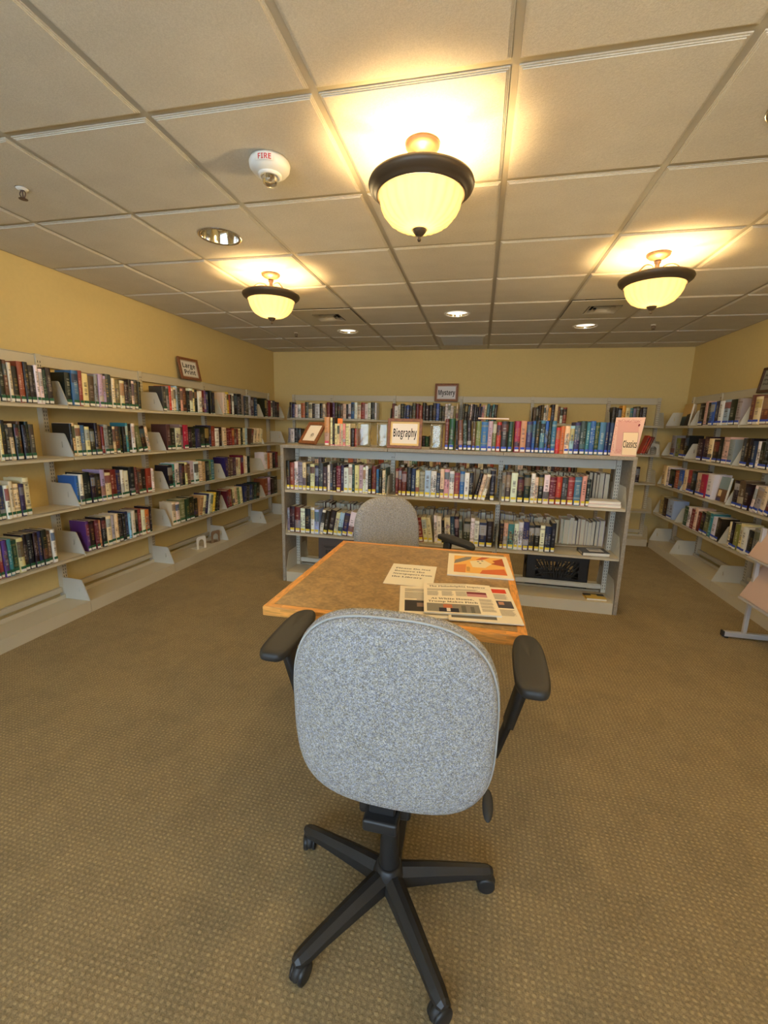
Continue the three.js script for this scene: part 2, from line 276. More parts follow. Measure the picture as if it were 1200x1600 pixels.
{ // fire alarm with strobe
  const t = thing('fire_alarm', 'round white fire alarm with red lettering and clear strobe dome', 'fire alarm', [cellX(0), CY0, cellZ(0)]);
  part('base', lathe([[0, -0.052], [0.036, -0.052], [0.05, -0.05], [0.066, -0.043], [0.077, -0.03], [0.08, -0.014], [0.074, 0], [0, 0]], 56), M.whitePlastic, t);
  part('rim_ring', lathe([[0.046, -0.050], [0.046, -0.056], [0.040, -0.060], [0.034, -0.060], [0.034, -0.050]], 40), M.whitePlastic, t);
  part('strobe_dome', lathe([[0.030, -0.056], [0.030, -0.070], [0.026, -0.082], [0.016, -0.090], [0, -0.092]], 32), new THREE.MeshPhysicalMaterial({ color: 0xffffff, transmission: 1, thickness: 0.004, roughness: 0.05, ior: 1.45 }), t);
  part('strobe_reflector', lathe([[0, -0.078], [0.008, -0.076], [0.01, -0.066], [0.022, -0.060], [0.026, -0.057]], 24), M.chrome, t);
  const fm = std({ map: canvas(256, 96, (g, w, h) => { g.fillStyle = '#e6e3d8'; g.fillRect(0, 0, w, h); g.fillStyle = '#c8201c'; g.font = 'bold 92px sans-serif'; g.textAlign = 'center'; g.textBaseline = 'middle'; g.fillText('FIRE', w / 2, h / 2 + 4, 236); }), roughness: 0.5 });
  // lettering wraps the side of the dome that faces the room's near end
  const bm = part('red_lettering', (() => { const g = new THREE.CylinderGeometry(0.0812, 0.0792, 0.026, 24, 1, true, -0.25, 0.9); g.translate(0, -0.0235, 0); return g; })(), fm, t); bm.userData.label = 'red FIRE lettering';
}
function sprinkler(label, x, z) {
  const t = thing('sprinkler', label, 'sprinkler', [x, CY0, z], 0, 'ceiling sprinkler heads');
  part('escutcheon', lathe([[0.01, -0.010], [0.022, -0.006], [0.026, 0], [0, 0]], 28), M.whitePlastic, t);
  part('frame', merge(tube([[0.006, -0.008, 0], [0.016, -0.022, 0], [0.006, -0.042, 0]], 0.0025, 10, 6), tube([[-0.006, -0.008, 0], [-0.016, -0.022, 0], [-0.006, -0.042, 0]], 0.0025, 10, 6), cyl(0.003, 0.003, -0.044, -0.008, 8)), M.nickel, t);
  part('deflector', lathe([[0, -0.046], [0.017, -0.046], [0.018, -0.044], [0, -0.043]], 20), M.nickel, t);
}
sprinkler('small metal sprinkler head in the ceiling near the Large Print wall', cellX(-2), cellZ(0));
sprinkler('small sprinkler head in the far ceiling beyond the Large Print side bowl lamp', cellX(-2), cellZ(5));
sprinkler('small sprinkler head in the far ceiling beyond the Classics side bowl lamp', cellX(4), cellZ(5));

// ------------------------------------------------------------------ steel shelving
const SH = [1.492, 1.147, 0.799, 0.449], BASE = 0.088, RAIL = 1.825;
function cantilever(D, z0 = 0.045, hole = true) {          // shelf end bracket, a sheet of steel in the y-z plane
  const s = new THREE.Shape([[z0, -0.018], [D - 0.003, -0.018], [D - 0.003, 0.012], [D - 0.058, 0.150], [D - 0.068, 0.157], [z0, 0.160]].map(p => new THREE.Vector2(...p)));
  if (hole) { const m = D - 0.085, h = new THREE.Path([[m - 0.004, 0.06], [m - 0.001, 0.10], [m + 0.004, 0.10], [m + 0.004, 0.06]].map(p => new THREE.Vector2(...p))); s.holes.push(h); }
  const g = new THREE.ExtrudeGeometry(s, { depth: 0.002, bevelEnabled: false }); g.rotateY(-Math.PI / 2); g.translate(0.001, 0, 0); return g;
}
const slotGeo = (() => { const a = []; for (let y = 0.12; y < 1.78; y += 0.0254) for (const x of [-0.008, 0.008]) a.push(boxAt(x - 0.002, x + 0.002, y, y + 0.014, 0.0445, 0.0458)); return merge(a); })();
const uprightGeo = merge(boxAt(-0.019, 0.019, 0, RAIL + 0.004, 0.002, 0.045), boxAt(-0.019, -0.016, 0, RAIL, 0.045, 0.0455));
function bay(label, pos, turn, W, D, opt = {}) {
  const t = thing('shelving_unit', label, 'shelving', pos, turn, 'beige steel wall shelving units');
  const uprights = opt.end ? [0.019, W - 0.019] : [0.019];
  for (const x of uprights) { const u = part('upright', uprightGeo, M.steel, t, [x, 0, 0]); part('slot_column', slotGeo, M.slot, u); }
  part('top_rail', merge(boxAt(0.04, W, RAIL - 0.075, RAIL, 0.004, 0.034), boxAt(0.04, W, RAIL - 0.004, RAIL, 0.004, 0.042)), M.steel, t);
  part('back_rail', boxAt(0.04, W, 0.13, 0.17, 0.006, 0.03), M.steel, t);
  const brk = opt.brk;
  for (const y of SH) {
    const s = part('shelf', merge(boxAt(0.004, W - 0.004, y - 0.006, y, 0.047, D), rboxAt(0.004, W - 0.004, y - 0.024, y, D - 0.012, D, 0.003, 1), boxAt(0.004, W - 0.004, y - 0.02, y - 0.005, 0.047, 0.055)), M.steel, t);
    for (const x of [0.0025, W - 0.0025]) part('bracket', brk, M.plate, s, [x, y, 0]);
  }
  const b = part('base_shelf', merge(boxAt(0.002, W - 0.002, 0, BASE, 0.047, D), boxAt(0.004, W - 0.004, BASE, BASE + 0.03, 0.047, 0.056)), M.steel, t);
  for (const x of [0.0025, W - 0.0025]) part('bracket', opt.brk0 ?? brk, M.plate, b, [x, BASE + 0.001, 0]);
  return t;
}
const DL = 0.27, DB = 0.232, DR = 0.287, BAYW = 0.9144;
const brkL = cantilever(DL), brkB = cantilever(DB), brkR = cantilever(DR);
const PL = Math.PI / 2;
const leftLabels = ['near end beige wall shelving bay of the Large Print side', 'beige wall shelving bay next before the Large Print sign', 'beige wall shelving bay below the Large Print sign', 'beige wall shelving bay next beyond the Large Print sign', 'narrow corner bay of beige shelving ending the Large Print wall'];
const leftZ = [-1.569, -2.483, -3.397, -4.311, -5.226, -5.85];
for (let k = 0; k < 5; k++) bay(leftLabels[k], [XL, 0, leftZ[k]], PL, leftZ[k] - leftZ[k + 1], DL, { brk: brkL, end: k === 4 });
const backX = [-2.70, -2.12, -1.205, -0.29, 0.62, 1.535, 2.14];
const backLabels = ['narrow beige back wall shelving bay in the Large Print corner', 'beige back wall shelving bay next to the Large Print corner bay', 'beige back wall shelving bay holding the Mystery sign', 'beige back wall shelving bay half filled beside the Mystery sign', 'beige back wall shelving bay behind the blue bound classics', 'narrow beige back wall shelving bay behind the Classics sign'];
for (let k = 0; k < 6; k++) bay(backLabels[k], [backX[k], 0, ZB], 0, backX[k + 1] - backX[k], DB, { brk: brkB, end: k === 5 });
const rightZ = [-5.86, -5.245, -4.33, -3.416, -2.50];
const rightLabels = ['narrow corner bay of beige shelving on the wall opposite Large Print', 'beige shelving bay with face-out books, next to the narrow corner bay', 'beige shelving bay holding the small dark framed sign', 'near end beige shelving bay behind the pink display stand'];
for (let k = 0; k < 4; k++) bay(rightLabels[k], [XR, 0, rightZ[k]], -PL, rightZ[k + 1] - rightZ[k], DR, { brk: brkR, end: k === 3 });

// ------------------------------------------------------------------ island bookcase
const IX0 = -1.672, IX1 = 1.132, IZF = -3.484, IZR = -4.0, IZM = -3.742, ITOP = 1.231, IS = [0.843, 0.458], IB = 0.092;
const IBAY = [-1.642, -0.727, 0.187, 1.102];
const island = thing('island_bookcase', 'low double sided steel island bookcase with grey laminate top and ends', 'bookcase', [0, 0, 0]);
part('end_panel', metric(rboxAt(IX0, IX0 + 0.028, 0, ITOP - 0.028, IZR, IZF, 0.002, 1)), M.greyLam, island);
part('end_panel', metric(rboxAt(IX1 - 0.028, IX1, 0, ITOP - 0.028, IZR, IZF, 0.002, 1)), M.greyLam, island);
for (let k = 0; k < 3; k++) part('top_panel', metric(rboxAt(k ? IBAY[k] + 0.001 : IX0, k < 2 ? IBAY[k + 1] - 0.001 : IX1, ITOP - 0.027, ITOP, IZR - 0.005, IZF + 0.004, 0.002, 1)), M.greyLam, island);
const islandSlots = (() => { const a = []; for (let y = 0.12; y < 1.16; y += 0.0254) for (const x of [-0.008, 0.008]) for (const z of [0.0225, -0.0235]) a.push(boxAt(x - 0.002, x + 0.002, y, y + 0.014, z, z + 0.001)); return merge(a); })();
for (const x of [IBAY[0] + 0.02, IBAY[1], IBAY[2], IBAY[3] - 0.02]) { const u = part('upright', boxAt(-0.018, 0.018, 0, ITOP - 0.03, -0.0225, 0.0225), M.plate, island, [x, 0, IZM]); part('slot_column', islandSlots, M.slot, u); }
const brkI = cantilever(0.257, 0.024), brkIb = cantilever(0.257, 0.024, false);
for (let k = 0; k < 3; k++) {
  const a = IBAY[k] + (k ? 0.018 : 0.04), b = IBAY[k + 1] - (k < 2 ? 0.018 : 0.04);
  part('top_beam', boxAt(a, b, 1.118, 1.188, IZM - 0.014, IZM + 0.014), M.plate, island);
  part('bottom_beam', merge(boxAt(a, b, 0.118, 0.150, IZM - 0.014, IZM + 0.014), boxAt(a, b, 0.150, 0.156, IZM - 0.006, IZM + 0.006)), M.plate, island);
  for (const side of [1, -1]) {
    const zf = side > 0 ? IZF - 0.001 : IZR + 0.001, zi = IZM + side * 0.024, Z = (p, q) => [Math.min(p, q), Math.max(p, q)];
    const x0 = IBAY[k] + 0.003, x1 = IBAY[k + 1] - 0.003;
    for (const y of IS) {
      const s = part('shelf', merge(boxAt(x0, x1, y - 0.006, y, ...Z(zi, zf)), rboxAt(x0, x1, y - 0.024, y, ...Z(zf - side * 0.012, zf), 0.003, 1)), M.steel, island);
      for (const x of [x0 + 0.001, x1 - 0.001]) { const p = part('bracket', brkI, M.plate, s, [x, y, IZM]); if (side < 0) p.rotation.y = Math.PI; }
    }
    const bs = part('base_shelf', boxAt(x0, x1, 0, IB, ...Z(zi, zf)), M.steel, island);
    for (const x of [x0 + 0.001, x1 - 0.001]) { const p = part('bracket', brkIb, M.plate, bs, [x, IB + 0.019, IZM]); if (side < 0) p.rotation.y = Math.PI; }
  }
}

// ------------------------------------------------------------------ books
const INK = {
  k: ['black', 24, 22, 24], K: ['charcoal', 62, 60, 62], w: ['white', 228, 226, 222], c: ['cream', 224, 208, 168], r: ['brick red', 142, 58, 46], R: ['red', 182, 46, 46],
  m: ['maroon', 104, 26, 36], M: ['crimson', 156, 38, 60], b: ['blue', 48, 92, 158], n: ['navy', 34, 42, 84], l: ['light blue', 158, 188, 214], t: ['teal', 62, 122, 138],
  g: ['olive green', 108, 116, 72], d: ['dark green', 28, 66, 50], o: ['orange', 206, 116, 62], y: ['yellow', 226, 186, 62], p: ['purple', 84, 54, 112], P: ['pink', 214, 162, 154],
  v: ['lavender', 176, 164, 190], e: ['grey', 142, 140, 140], s: ['silver', 190, 190, 190], u: ['brown', 92, 62, 44], a: ['tan', 188, 148, 104],
};
const CELL_W = 32, CELL_H = 128, AT_W = 2048, AT_H = 2048, PER = AT_W / CELL_W, atlas = new Uint8Array(AT_W * AT_H * 4).fill(255);
let cells = 0;
const br = mulberry(977);
function paintSpine(code, sticker) {                      // a spine's print: bands, lettering, a picture patch
  const n = cells++, cx = (n % PER) * CELL_W, cy = Math.floor(n / PER) * CELL_H, base = INK[code].slice(1).map(v => clamp(v + (br() - 0.5) * 26));
  const lum = base[0] * 0.3 + base[1] * 0.6 + base[2] * 0.1;
  const put = (x, y, c) => { const i = 4 * ((cy + y) * AT_W + cx + x); atlas[i] = c[0]; atlas[i + 1] = c[1]; atlas[i + 2] = c[2]; };
  const rect = (x0, x1, y0, y1, c) => { for (let y = Math.max(0, y0 | 0); y < Math.min(CELL_H, y1 | 0); y++) for (let x = Math.max(0, x0 | 0); x < Math.min(CELL_W, x1 | 0); x++) put(x, y, c); };
  rect(0, CELL_W, 0, CELL_H, base);
  const keys = Object.keys(INK), any = () => { const a = INK[keys[Math.floor(br() * keys.length)]].slice(1), g = (a[0] + a[1] + a[2]) / 3; return a.map((v, k) => (v * 0.45 + g * 0.3 + base[k] * 0.25) * 0.9); };
  const inkC = lum > 120 ? (br() < 0.65 ? [36, 32, 36] : any().map(v => v * 0.55)) : (br() < 0.5 ? [226, 220, 200] : br() < 0.6 ? [206, 168, 86] : any().map(v => 150 + v * 0.4));
  for (let k = 0; k < 3; k++) inkC[k] = inkC[k] * 0.62 + base[k] * 0.38;
  const style = br();
  if (style < 0.30) { const h = 12 + br() * 26, c = any(); rect(0, 32, 100 - h, 116, c); }            // a block of another colour near the head
  else if (style < 0.46) { const c = any(); rect(0, 32, 30, 34 + br() * 34, c); }
  else if (style < 0.60) { for (const y of [36, 40, 108, 112]) rect(0, 32, y, y + 2, inkC); }
  else if (style < 0.70) for (let k = 0; k < 40; k++) { const x = br() * 30, y = 30 + br() * 60, c = any().map(v => v * 0.5 + base[0] * 0.4); rect(x, x + 3 + br() * 6, y, y + 3 + br() * 8, c); }
  const lines = br() < 0.4 ? 2 : 1;                      // lettering runs along the spine
  for (let L = 0; L < lines; L++) {
    const x0 = lines === 2 ? 6 + L * 12 : 10, wdt = lines === 2 ? 7 : 11; let y = 44 + br() * 8; const stop = 88 + br() * 22;
    while (y < stop) { const adv = 3 + br() * 2.5; if (br() < 0.84) { rect(x0, x0 + wdt, y, y + 1.6, inkC); if (br() < 0.6) rect(x0 + (br() < 0.5 ? 0 : wdt - 2), x0 + (br() < 0.5 ? 2 : wdt), y, y + adv - 1, inkC); } y += adv; }
  }
  if (br() < 0.7) { const y = 20 + br() * 6; for (let x = 6; x < 25; x += 3) if (br() < 0.8) rect(x, x + 2, y, y + 5, inkC); }
  if (sticker) { rect(2, 30, 10, 14, sticker[0]); rect(2, 30, 8, 11, [232, 230, 224]); }
  rect(0, CELL_W, 0, 7, base);                           // plain swatch for the boards
  return [(cx + 0.5) / AT_W, (cx + CELL_W - 0.5) / AT_W, (cy + 8) / AT_H, (cy + CELL_H - 0.5) / AT_H, (cx + 16) / AT_W, (cy + 3.5) / AT_H];
}
function coverGeo(w, h, d, uv) {                         // two boards and a rounded spine; spine at z = 0, foot at y = 0
  const b = Math.min(0.0025, w * 0.18), x0 = -w / 2, x1 = w / 2, bulge = Math.min(0.004, w * 0.14);
  const prof = [[x0, -0.004], [x0 + w * 0.10, -0.0012], [x0 + w * 0.30, bulge * 0.8 - 0.001], [x0 + w * 0.5, bulge - 0.001], [x1 - w * 0.30, bulge * 0.8 - 0.001], [x1 - w * 0.10, -0.0012], [x1, -0.004]];
  const pos = [], uvs = [], P = (x, y, z, u, v) => { pos.push(x, y, z); uvs.push(u, v); };
  const quad = (a, b2, c, e) => { [a, b2, c, a, c, e].forEach(q => P(...q)); };
  const [u0, u1, v0, v1, su, sv] = uv;
  for (let k = 0; k < 6; k++) {
    const [xa, za] = prof[k], [xb, zb] = prof[k + 1], ua = u0 + (u1 - u0) * k / 6, ub = u0 + (u1 - u0) * (k + 1) / 6;
    quad([xa, 0, za, ua, v0], [xb, 0, zb, ub, v0], [xb, h, zb, ub, v1], [xa, h, za, ua, v1]);
    quad([xb, 0, zb, su, sv], [xa, 0, za, su, sv], [xa, 0, -0.007, su, sv], [xb, 0, -0.007, su, sv]);
    quad([xa, h, za, su, sv], [xb, h, zb, su, sv], [xb, h, -0.007, su, sv], [xa, h, -0.007, su, sv]);
  }
  const g = new THREE.BufferGeometry(); g.setAttribute('position', new THREE.Float32BufferAttribute(pos, 3)); g.setAttribute('uv', new THREE.Float32BufferAttribute(uvs, 2)); g.computeVertexNormals();
  const flat = q => { const n = q.toNonIndexed(), a = n.attributes.uv; for (let k = 0; k < a.count; k++) a.setXY(k, su, sv); return n; };
  return mergeGeometries([g, flat(boxAt(x0, x0 + b, 0, h, -d, -0.004)), flat(boxAt(x1 - b, x1, 0, h, -d, -0.004))], false);
}
const pagesGeo = (w, h, d) => { const b = Math.min(0.0025, w * 0.18); return boxAt(-w / 2 + b, w / 2 - b, 0.003, h - 0.003, -d + 0.004, -0.0065); };
const bookMat = std({ roughness: 0.42 });

// pixel column of the photograph -> place along a shelf (the line where the shelf's front meets the books)
const tmp = V(0, 0, 0);
function columnOf(x, y, z) { tmp.set(x, y, z).project(camera); return [(tmp.x + 1) * 600, (1 - tmp.y) * 800]; }
function frame(o, turn) { const c = Math.cos(turn), s = Math.sin(turn); return { o, turn, at: (a, y, out) => [o[0] + a * c + out * s, y, o[2] - a * s + out * c] }; }
const FR = { L: frame([XL, 0, -1.569], PL), B: frame([backX[0], 0, ZB], 0), R: frame([XR, 0, -5.86], -PL), I: frame([0, 0, IZM], 0), J: frame([0, 0, IZM], Math.PI) };
FR.L.joints = leftZ.map(z => -1.569 - z); FR.B.joints = backX.map(x => x - backX[0]); FR.R.joints = rightZ.map(z => z + 5.86); FR.I.joints = IBAY; FR.J.joints = IBAY.map(x => -x);
FR.L.range = [0, 4.3]; FR.B.range = [0, 4.84]; FR.R.range = [0, 3.3]; FR.I.range = [-1.64, 1.1]; FR.J.range = [-1.1, 1.64];
const FRONT = { L: DL - 0.014, B: DB - 0.012, R: DR - 0.014, I: 0.238, J: 0.238 };
function along(f, y, px) {
  let [a, b] = FR[f].range; const at = s => columnOf(...FR[f].at(s, y, FRONT[f]))[0];
  for (let k = 0; k < 40; k++) { const m = (a + b) / 2; if (at(m) < px) a = m; else b = m; }
  return (a + b) / 2;
}
const books = [];
const STICK = { L: [[40, 96, 70], 'green'], B: [[60, 90, 80], 'green'], R: [[60, 60, 110], 'blue'], I: [[226, 204, 60], 'yellow'], T: [[52, 80, 190], 'blue'], J: null };
function row(f, y, place, group, px0, px1, codes, o = {}) {
  let a = o.s ? px0 : along(f, y, px0), b = o.s ? px1 : along(f, y, px1);
  codes = [...codes].map(c => { const r = br(); return o.keep || !'rRoPMvptlgbay'.includes(c) ? c : r < 0.2 ? 'k' : r < 0.34 ? 'w' : r < 0.42 ? 'c' : r < 0.5 ? 'K' : c; }).join('');
  const n = codes.length, wts = [...codes].map(() => 0.7 + br() * 0.75), sum = wts.reduce((p, q) => p + q, 0), lean = o.lean ?? 0, ca = Math.cos(lean);
  let at = a; const list = [];
  for (let k = 0; k < n; k++) {
    const span = (b - a) * wts[k] / sum; let w = Math.max(0.006, span * ca - 0.0012), mid = at + span / 2;
    const j = o.onTop ? undefined : FR[f].joints.find(q => q > at - 0.007 && q < at + span + 0.007);   // keep clear of the brackets where two bays meet
    if (j !== undefined) { const l = j - 0.007 - at, r = at + span - j - 0.007; if (l > r) { w = Math.min(w, l - 0.001); mid = at + w / 2; } else { w = Math.min(w, r - 0.001); mid = at + span - w / 2; } if (w < 0.008) { at += span; continue; } }
    const [h0, h1] = o.h ?? [0.205, 0.245];
    const hh = o.even ? h0 + br() * 0.008 : h0 + (h1 - h0) * br(), d = o.d ?? 0.135 + br() * 0.025, back = o.flush ? 0 : br() * 0.012;
    list.push({ f, y, place, group, code: codes[k], w, h: hh, d: Math.min(d, FRONT[f] - 0.06 - back), s: mid, back: (o.back ?? 0) + back, lean: lean + (lean ? 0 : (br() - 0.5) * 0.012), stick: o.stick === undefined ? STICK[f] : o.stick, front: FRONT[f] });
    at += span;
  }
  list.forEach((q, k) => { q.prev = list[k - 1]?.code; q.next = list[k + 1]?.code; q.prev2 = list[k - 2]?.code; q.next2 = list[k + 2]?.code; books.push(q); });
}
const pl = { L: ['Large Print top shelf', 'Large Print second shelf', 'Large Print third shelf', 'Large Print fourth shelf'], R: ['top shelf opposite Large Print', 'second shelf opposite Large Print', 'third shelf opposite Large Print', 'fourth shelf opposite Large Print'] };
const gL = k => `books on the ${pl.L[k]}`, gR = k => `books on the ${pl.R[k]}`;
const Lr = (k, a, b, c, o) => row('L', SH[k], pl.L[k], gL(k), a, b, c, o), Rr = (k, a, b, c, o) => row('R', SH[k], pl.R[k], gR(k), a, b, c, o);
// Large Print wall, top to bottom
Lr(0, -22, 87, 'ewskuckrkkwwdk'); Lr(0, 107, 223, 'abrcuevvPcgckvwKk', { lean: -0.03 }); Lr(0, 256, 327, 'KeRwcltPurwckwwmpn', { h: [0.2, 0.23] }); Lr(0, 331, 337, 'yk'); Lr(0, 350, 367, 'ccyrPw'); Lr(0, 368, 403, 'kKkeKKvvKn'); Lr(0, 415, 438, 'kumrKgk');
Lr(1, -22, 60, 'kuagkKckukkK', { h: [0.21, 0.24] }); Lr(1, 110, 214, 'vccbcooumekgukktlw', { h: [0.19, 0.235] }); Lr(1, 217, 237, 'ggr', { lean: 0.16, h: [0.2, 0.21] }); Lr(1, 263, 350, 'ukceMPtnlknrwk', { h: [0.19, 0.235] }); Lr(1, 350, 388, 'cmmrumcPcl', { h: [0.18, 0.21] }); Lr(1, 393, 411, 'uccc', { lean: -0.22, h: [0.18, 0.19] });
Lr(2, -24, 53, 'btKtnwccnv', { h: [0.2, 0.24] }); Lr(2, 120, 243, 'bokkrvcmnwwkuukrw', { h: [0.2, 0.235] }); Lr(2, 265, 337, 'ktlKkcuvwccalgt', { h: [0.2, 0.23] }); Lr(2, 353, 392, 'nuuyycmcwk', { h: [0.2, 0.23] }); Lr(2, 415, 435, 'gockm');
Lr(3, -20, 92, 'kumrptdbltgnkuw', { h: [0.2, 0.24] }); Lr(3, 140, 241, 'pkmakovcRRnltkrtoa', { h: [0.2, 0.23] }); Lr(3, 272, 312, 'cwgdkk', { h: [0.2, 0.23] }); Lr(3, 312, 344, 'acnroykk', { lean: -0.22, h: [0.21, 0.22] }); Lr(3, 357, 381, 'mrurcgc', { lean: 0.12, h: [0.2, 0.215] }); Lr(3, 383, 406, 'nkntdk', { lean: -0.1, h: [0.2, 0.21] }); Lr(3, 414, 434, 'rvkk');
// island: top, upper and lower shelf
const pT = 'island top', p1 = 'island upper shelf', p2 = 'island lower shelf', gT = 'books on top of the island', g1 = 'books on the island upper shelf', g2 = 'books on the island lower shelf';
const tS = STICK.T, pinkS = [[206, 60, 110], 'pink'];
const It = (a, b, c, o) => row('I', ITOP, pT, gT, a, b, c, { stick: tS, back: 0.06, h: [0.232, 0.248], flush: true, onTop: true, keep: true, ...o });
It(503, 511, 'a', { stick: pinkS, h: [0.24, 0.24] }); It(512, 519, 'ck', { stick: pinkS, h: [0.236, 0.236] }); It(519, 544, 'ccPcPcc', { stick: pinkS, h: [0.185, 0.19] }); It(545, 555, 'kr', { stick: null, h: [0.15, 0.155] });
It(693, 708, 'md'); It(711, 736, 'kudk', { lean: 0.05 }); It(736, 800, 'ugbvgRkd', { h: [0.226, 0.236] }); It(803, 868, 'Manbktbkt'); It(868, 882, 'Ro', { h: [0.19, 0.215], stick: null }); It(882, 897, 'cl', { h: [0.205, 0.212] }); It(897, 961, 'ndtbdtnn', { h: [0.238, 0.25] });
const I1 = (a, b, c, o) => row('I', IS[0], p1, g1, a, b, c, { h: [0.2, 0.25], ...o }), I2 = (a, b, c, o) => row('I', IS[1], p2, g2, a, b, c, { h: [0.195, 0.24], ...o });
I1(445, 606, 'krwecRlnlbwpkmnwwdbvwwkmbkcd'); I1(617, 738, 'mmmknlelgncPwrbwk', { h: [0.2, 0.235] }); I1(739, 757, 'kPw', { lean: -0.2, h: [0.2, 0.22] }); I1(764, 772, 'k'); I1(782, 920, 'eRwkbwckwmRKrtPl', { h: [0.2, 0.235] });
I2(447, 498, 'ekmwgbl', { h: [0.215, 0.235] }); I2(498, 566, 'wkkclnwkk', { lean: -0.16, h: [0.2, 0.225] }); I2(582, 609, 'wntc'); I2(617, 640, 'kwb'); I2(650, 676, 'mmcc', { lean: 0.15, h: [0.2, 0.215] }); I2(678, 722, 'wpltnPe', { lean: 0.06 }); I2(723, 769, 'kwwnk', { h: [0.2, 0.235] }); I2(779, 866, 'kPtwbnoPwnk', { h: [0.2, 0.24] });
// back wall
const gB = 'books on the Mystery wall', Br = (k, a, b, c, o) => row('B', SH[k], `Mystery wall ${['top', 'second', 'third', 'fourth'][k]} shelf`, gB, a, b, c, { h: [0.19, 0.235], ...o });
Br(0, 452, 515, 'knwyoKckltcm'); Br(0, 519, 588, 'pppucgwbbcrwlkw'); Br(0, 612, 716, 'mwwknbtumrrPvbbkPwPwgc'); Br(0, 721, 775, 'kpkwkKknnPcttto', { lean: -0.05 }); Br(0, 832, 884, 'ukkuwcykcuwr'); Br(0, 955, 1008, 'KkkygteukK');
Br(1, 450, 470, 'ewkK'); Br(1, 655, 674, 'kkdk', { h: [0.14, 0.15] }); Br(1, 1000, 1011, 'RRm', { lean: -0.3 });
Br(2, 470, 510, 'kuwucekc'); Br(2, 520, 605, 'cuKronPcckurw'); Br(2, 622, 700, 'kwltuukcuPkk'); Br(2, 712, 770, 'kuuckmwkcr'); Br(2, 782, 900, 'kbuketkgkudkwnuukrok'); Br(2, 992, 998, 'k');
// facing wall
Rr(0, 1088, 1152, 'PPkbnolve', { h: [0.215, 0.24] }); Rr(0, 1166, 1240, 'ucukbrkw', { h: [0.215, 0.24] });
Rr(1, 1045, 1073, 'egkk'); Rr(1, 1086, 1140, 'kocgkPe', { h: [0.21, 0.24] }); Rr(1, 1152, 1240, 'RMynwkkcbkrwe', { h: [0.21, 0.24] });
Rr(2, 1032, 1108, 'cwkrbcrkPMw', { h: [0.2, 0.24] }); Rr(2, 1140, 1166, 'kug'); Rr(2, 1167, 1240, 'Recklwknc', { lean: -0.16, h: [0.2, 0.23] });
Rr(3, 1027, 1048, 'atl'); Rr(3, 1064, 1120, 'dwmcmagtwk', { lean: -0.06, h: [0.2, 0.235] }); Rr(3, 1132, 1240, 'bkgowoeKPruwkc', { h: [0.2, 0.24] });
// rear side of the island, fore edges towards the table
const Jr = (k, a, b, c, o) => row('J', IS[k], `island rear ${['upper', 'lower'][k]} shelf`, 'books on the rear of the island', a, b, c, { s: true, stick: null, h: [0.2, 0.235], ...o });
const many = (n, set) => Array.from({ length: n }, () => set[Math.floor(br() * set.length)]).join('');
Jr(0, -1.06, -0.22, many(26, 'kueakcbtumw')); Jr(0, -0.16, 0.70, many(27, 'kuecwkumndr')); Jr(0, 0.76, 1.42, many(22, 'kuecbwkndr'));
Jr(1, -1.06, -0.72, many(11, 'wwleswce')); Jr(1, -0.70, -0.22, many(15, 'wlcesbek')); Jr(1, -0.16, 0.70, many(27, 'kuecwlbtndr')); Jr(1, 0.80, 1.5, many(20, 'kuecbwkmeb'));

// where each book stands and how large it shows
for (const q of books) {
  const fr = FR[q.f]; q.turn = fr.turn;
  const dx = Math.abs(Math.sin(q.lean)) * q.w / 2;         // the lowest corner touches the shelf
  q.pos = fr.at(q.s - Math.sin(-q.lean) * 0, q.y + dx + 0.0006, q.front - q.back);
  const top = fr.at(q.s, q.y + q.h, q.front - q.back), e0 = fr.at(q.s - q.w / 2, q.y, q.front - q.back), e1 = fr.at(q.s + q.w / 2, q.y, q.front - q.back);
  const a = columnOf(...q.pos), b = columnOf(...top), c = columnOf(...e0), d = columnOf(...e1);
  const inside = a[0] > -4 && a[0] < 1204 && q.f !== 'J' && !(q.f === 'B' && q.y < 1.4 && q.y !== SH[1]);
  q.size = inside ? Math.hypot(a[0] - b[0], a[1] - b[1]) * Math.hypot(c[0] - d[0], c[1] - d[1]) : 0;
}
const single = new Set([...books].sort((p, q) => q.size - p.size).slice(0, 300));
const used = new Map(), stickMats = {}, restCover = [], restPages = [];
function stickMat(s) { return stickMats[s[1]] ??= std({ color: new THREE.Color().setRGB(...s[0].map(v => v / 255), THREE.SRGBColorSpace), roughness: 0.6 }); }
const stickWhite = std({ color: lin(0.80, 0.79, 0.75), roughness: 0.7 });
function labelOf(q) {
  const nm = c => INK[c][0], girth = q.w < 0.017 ? 'slim' : q.w > 0.034 ? 'thick' : '', tallness = q.h > 0.235 ? 'tall' : q.h < 0.2 ? 'short' : '';
  const nb = q.prev && q.next ? `between ${nm(q.prev)} and ${nm(q.next)} ones` : q.prev ? `at a row end beside ${nm(q.prev)} one` : q.next ? `starting a row before ${nm(q.next)} one` : 'standing alone';
  const lean = Math.abs(q.lean) > 0.04 ? 'leaning' : '';
  const tries = [[girth, nm(q.code), 'book', nb], [lean, tallness, girth, nm(q.code), 'book', nb], [tallness, girth, nm(q.code), 'book', nb, q.next2 ? `then ${nm(q.next2)}` : ''], [lean, girth, nm(q.code), 'book', nb, q.prev2 ? `after ${nm(q.prev2)}` : '']];
  for (const t of tries) { const s = [...t, 'on', q.place].filter(Boolean).join(' ').replace(/\s+/g, ' '); if (s.split(' ').length <= 16 && !used.has(s)) { used.set(s, 1); return s; } }
  return [nm(q.code), 'book', nb, 'on', q.place].filter(Boolean).join(' ');
}
const qEuler = new THREE.Matrix4(), one = V(1, 1, 1);
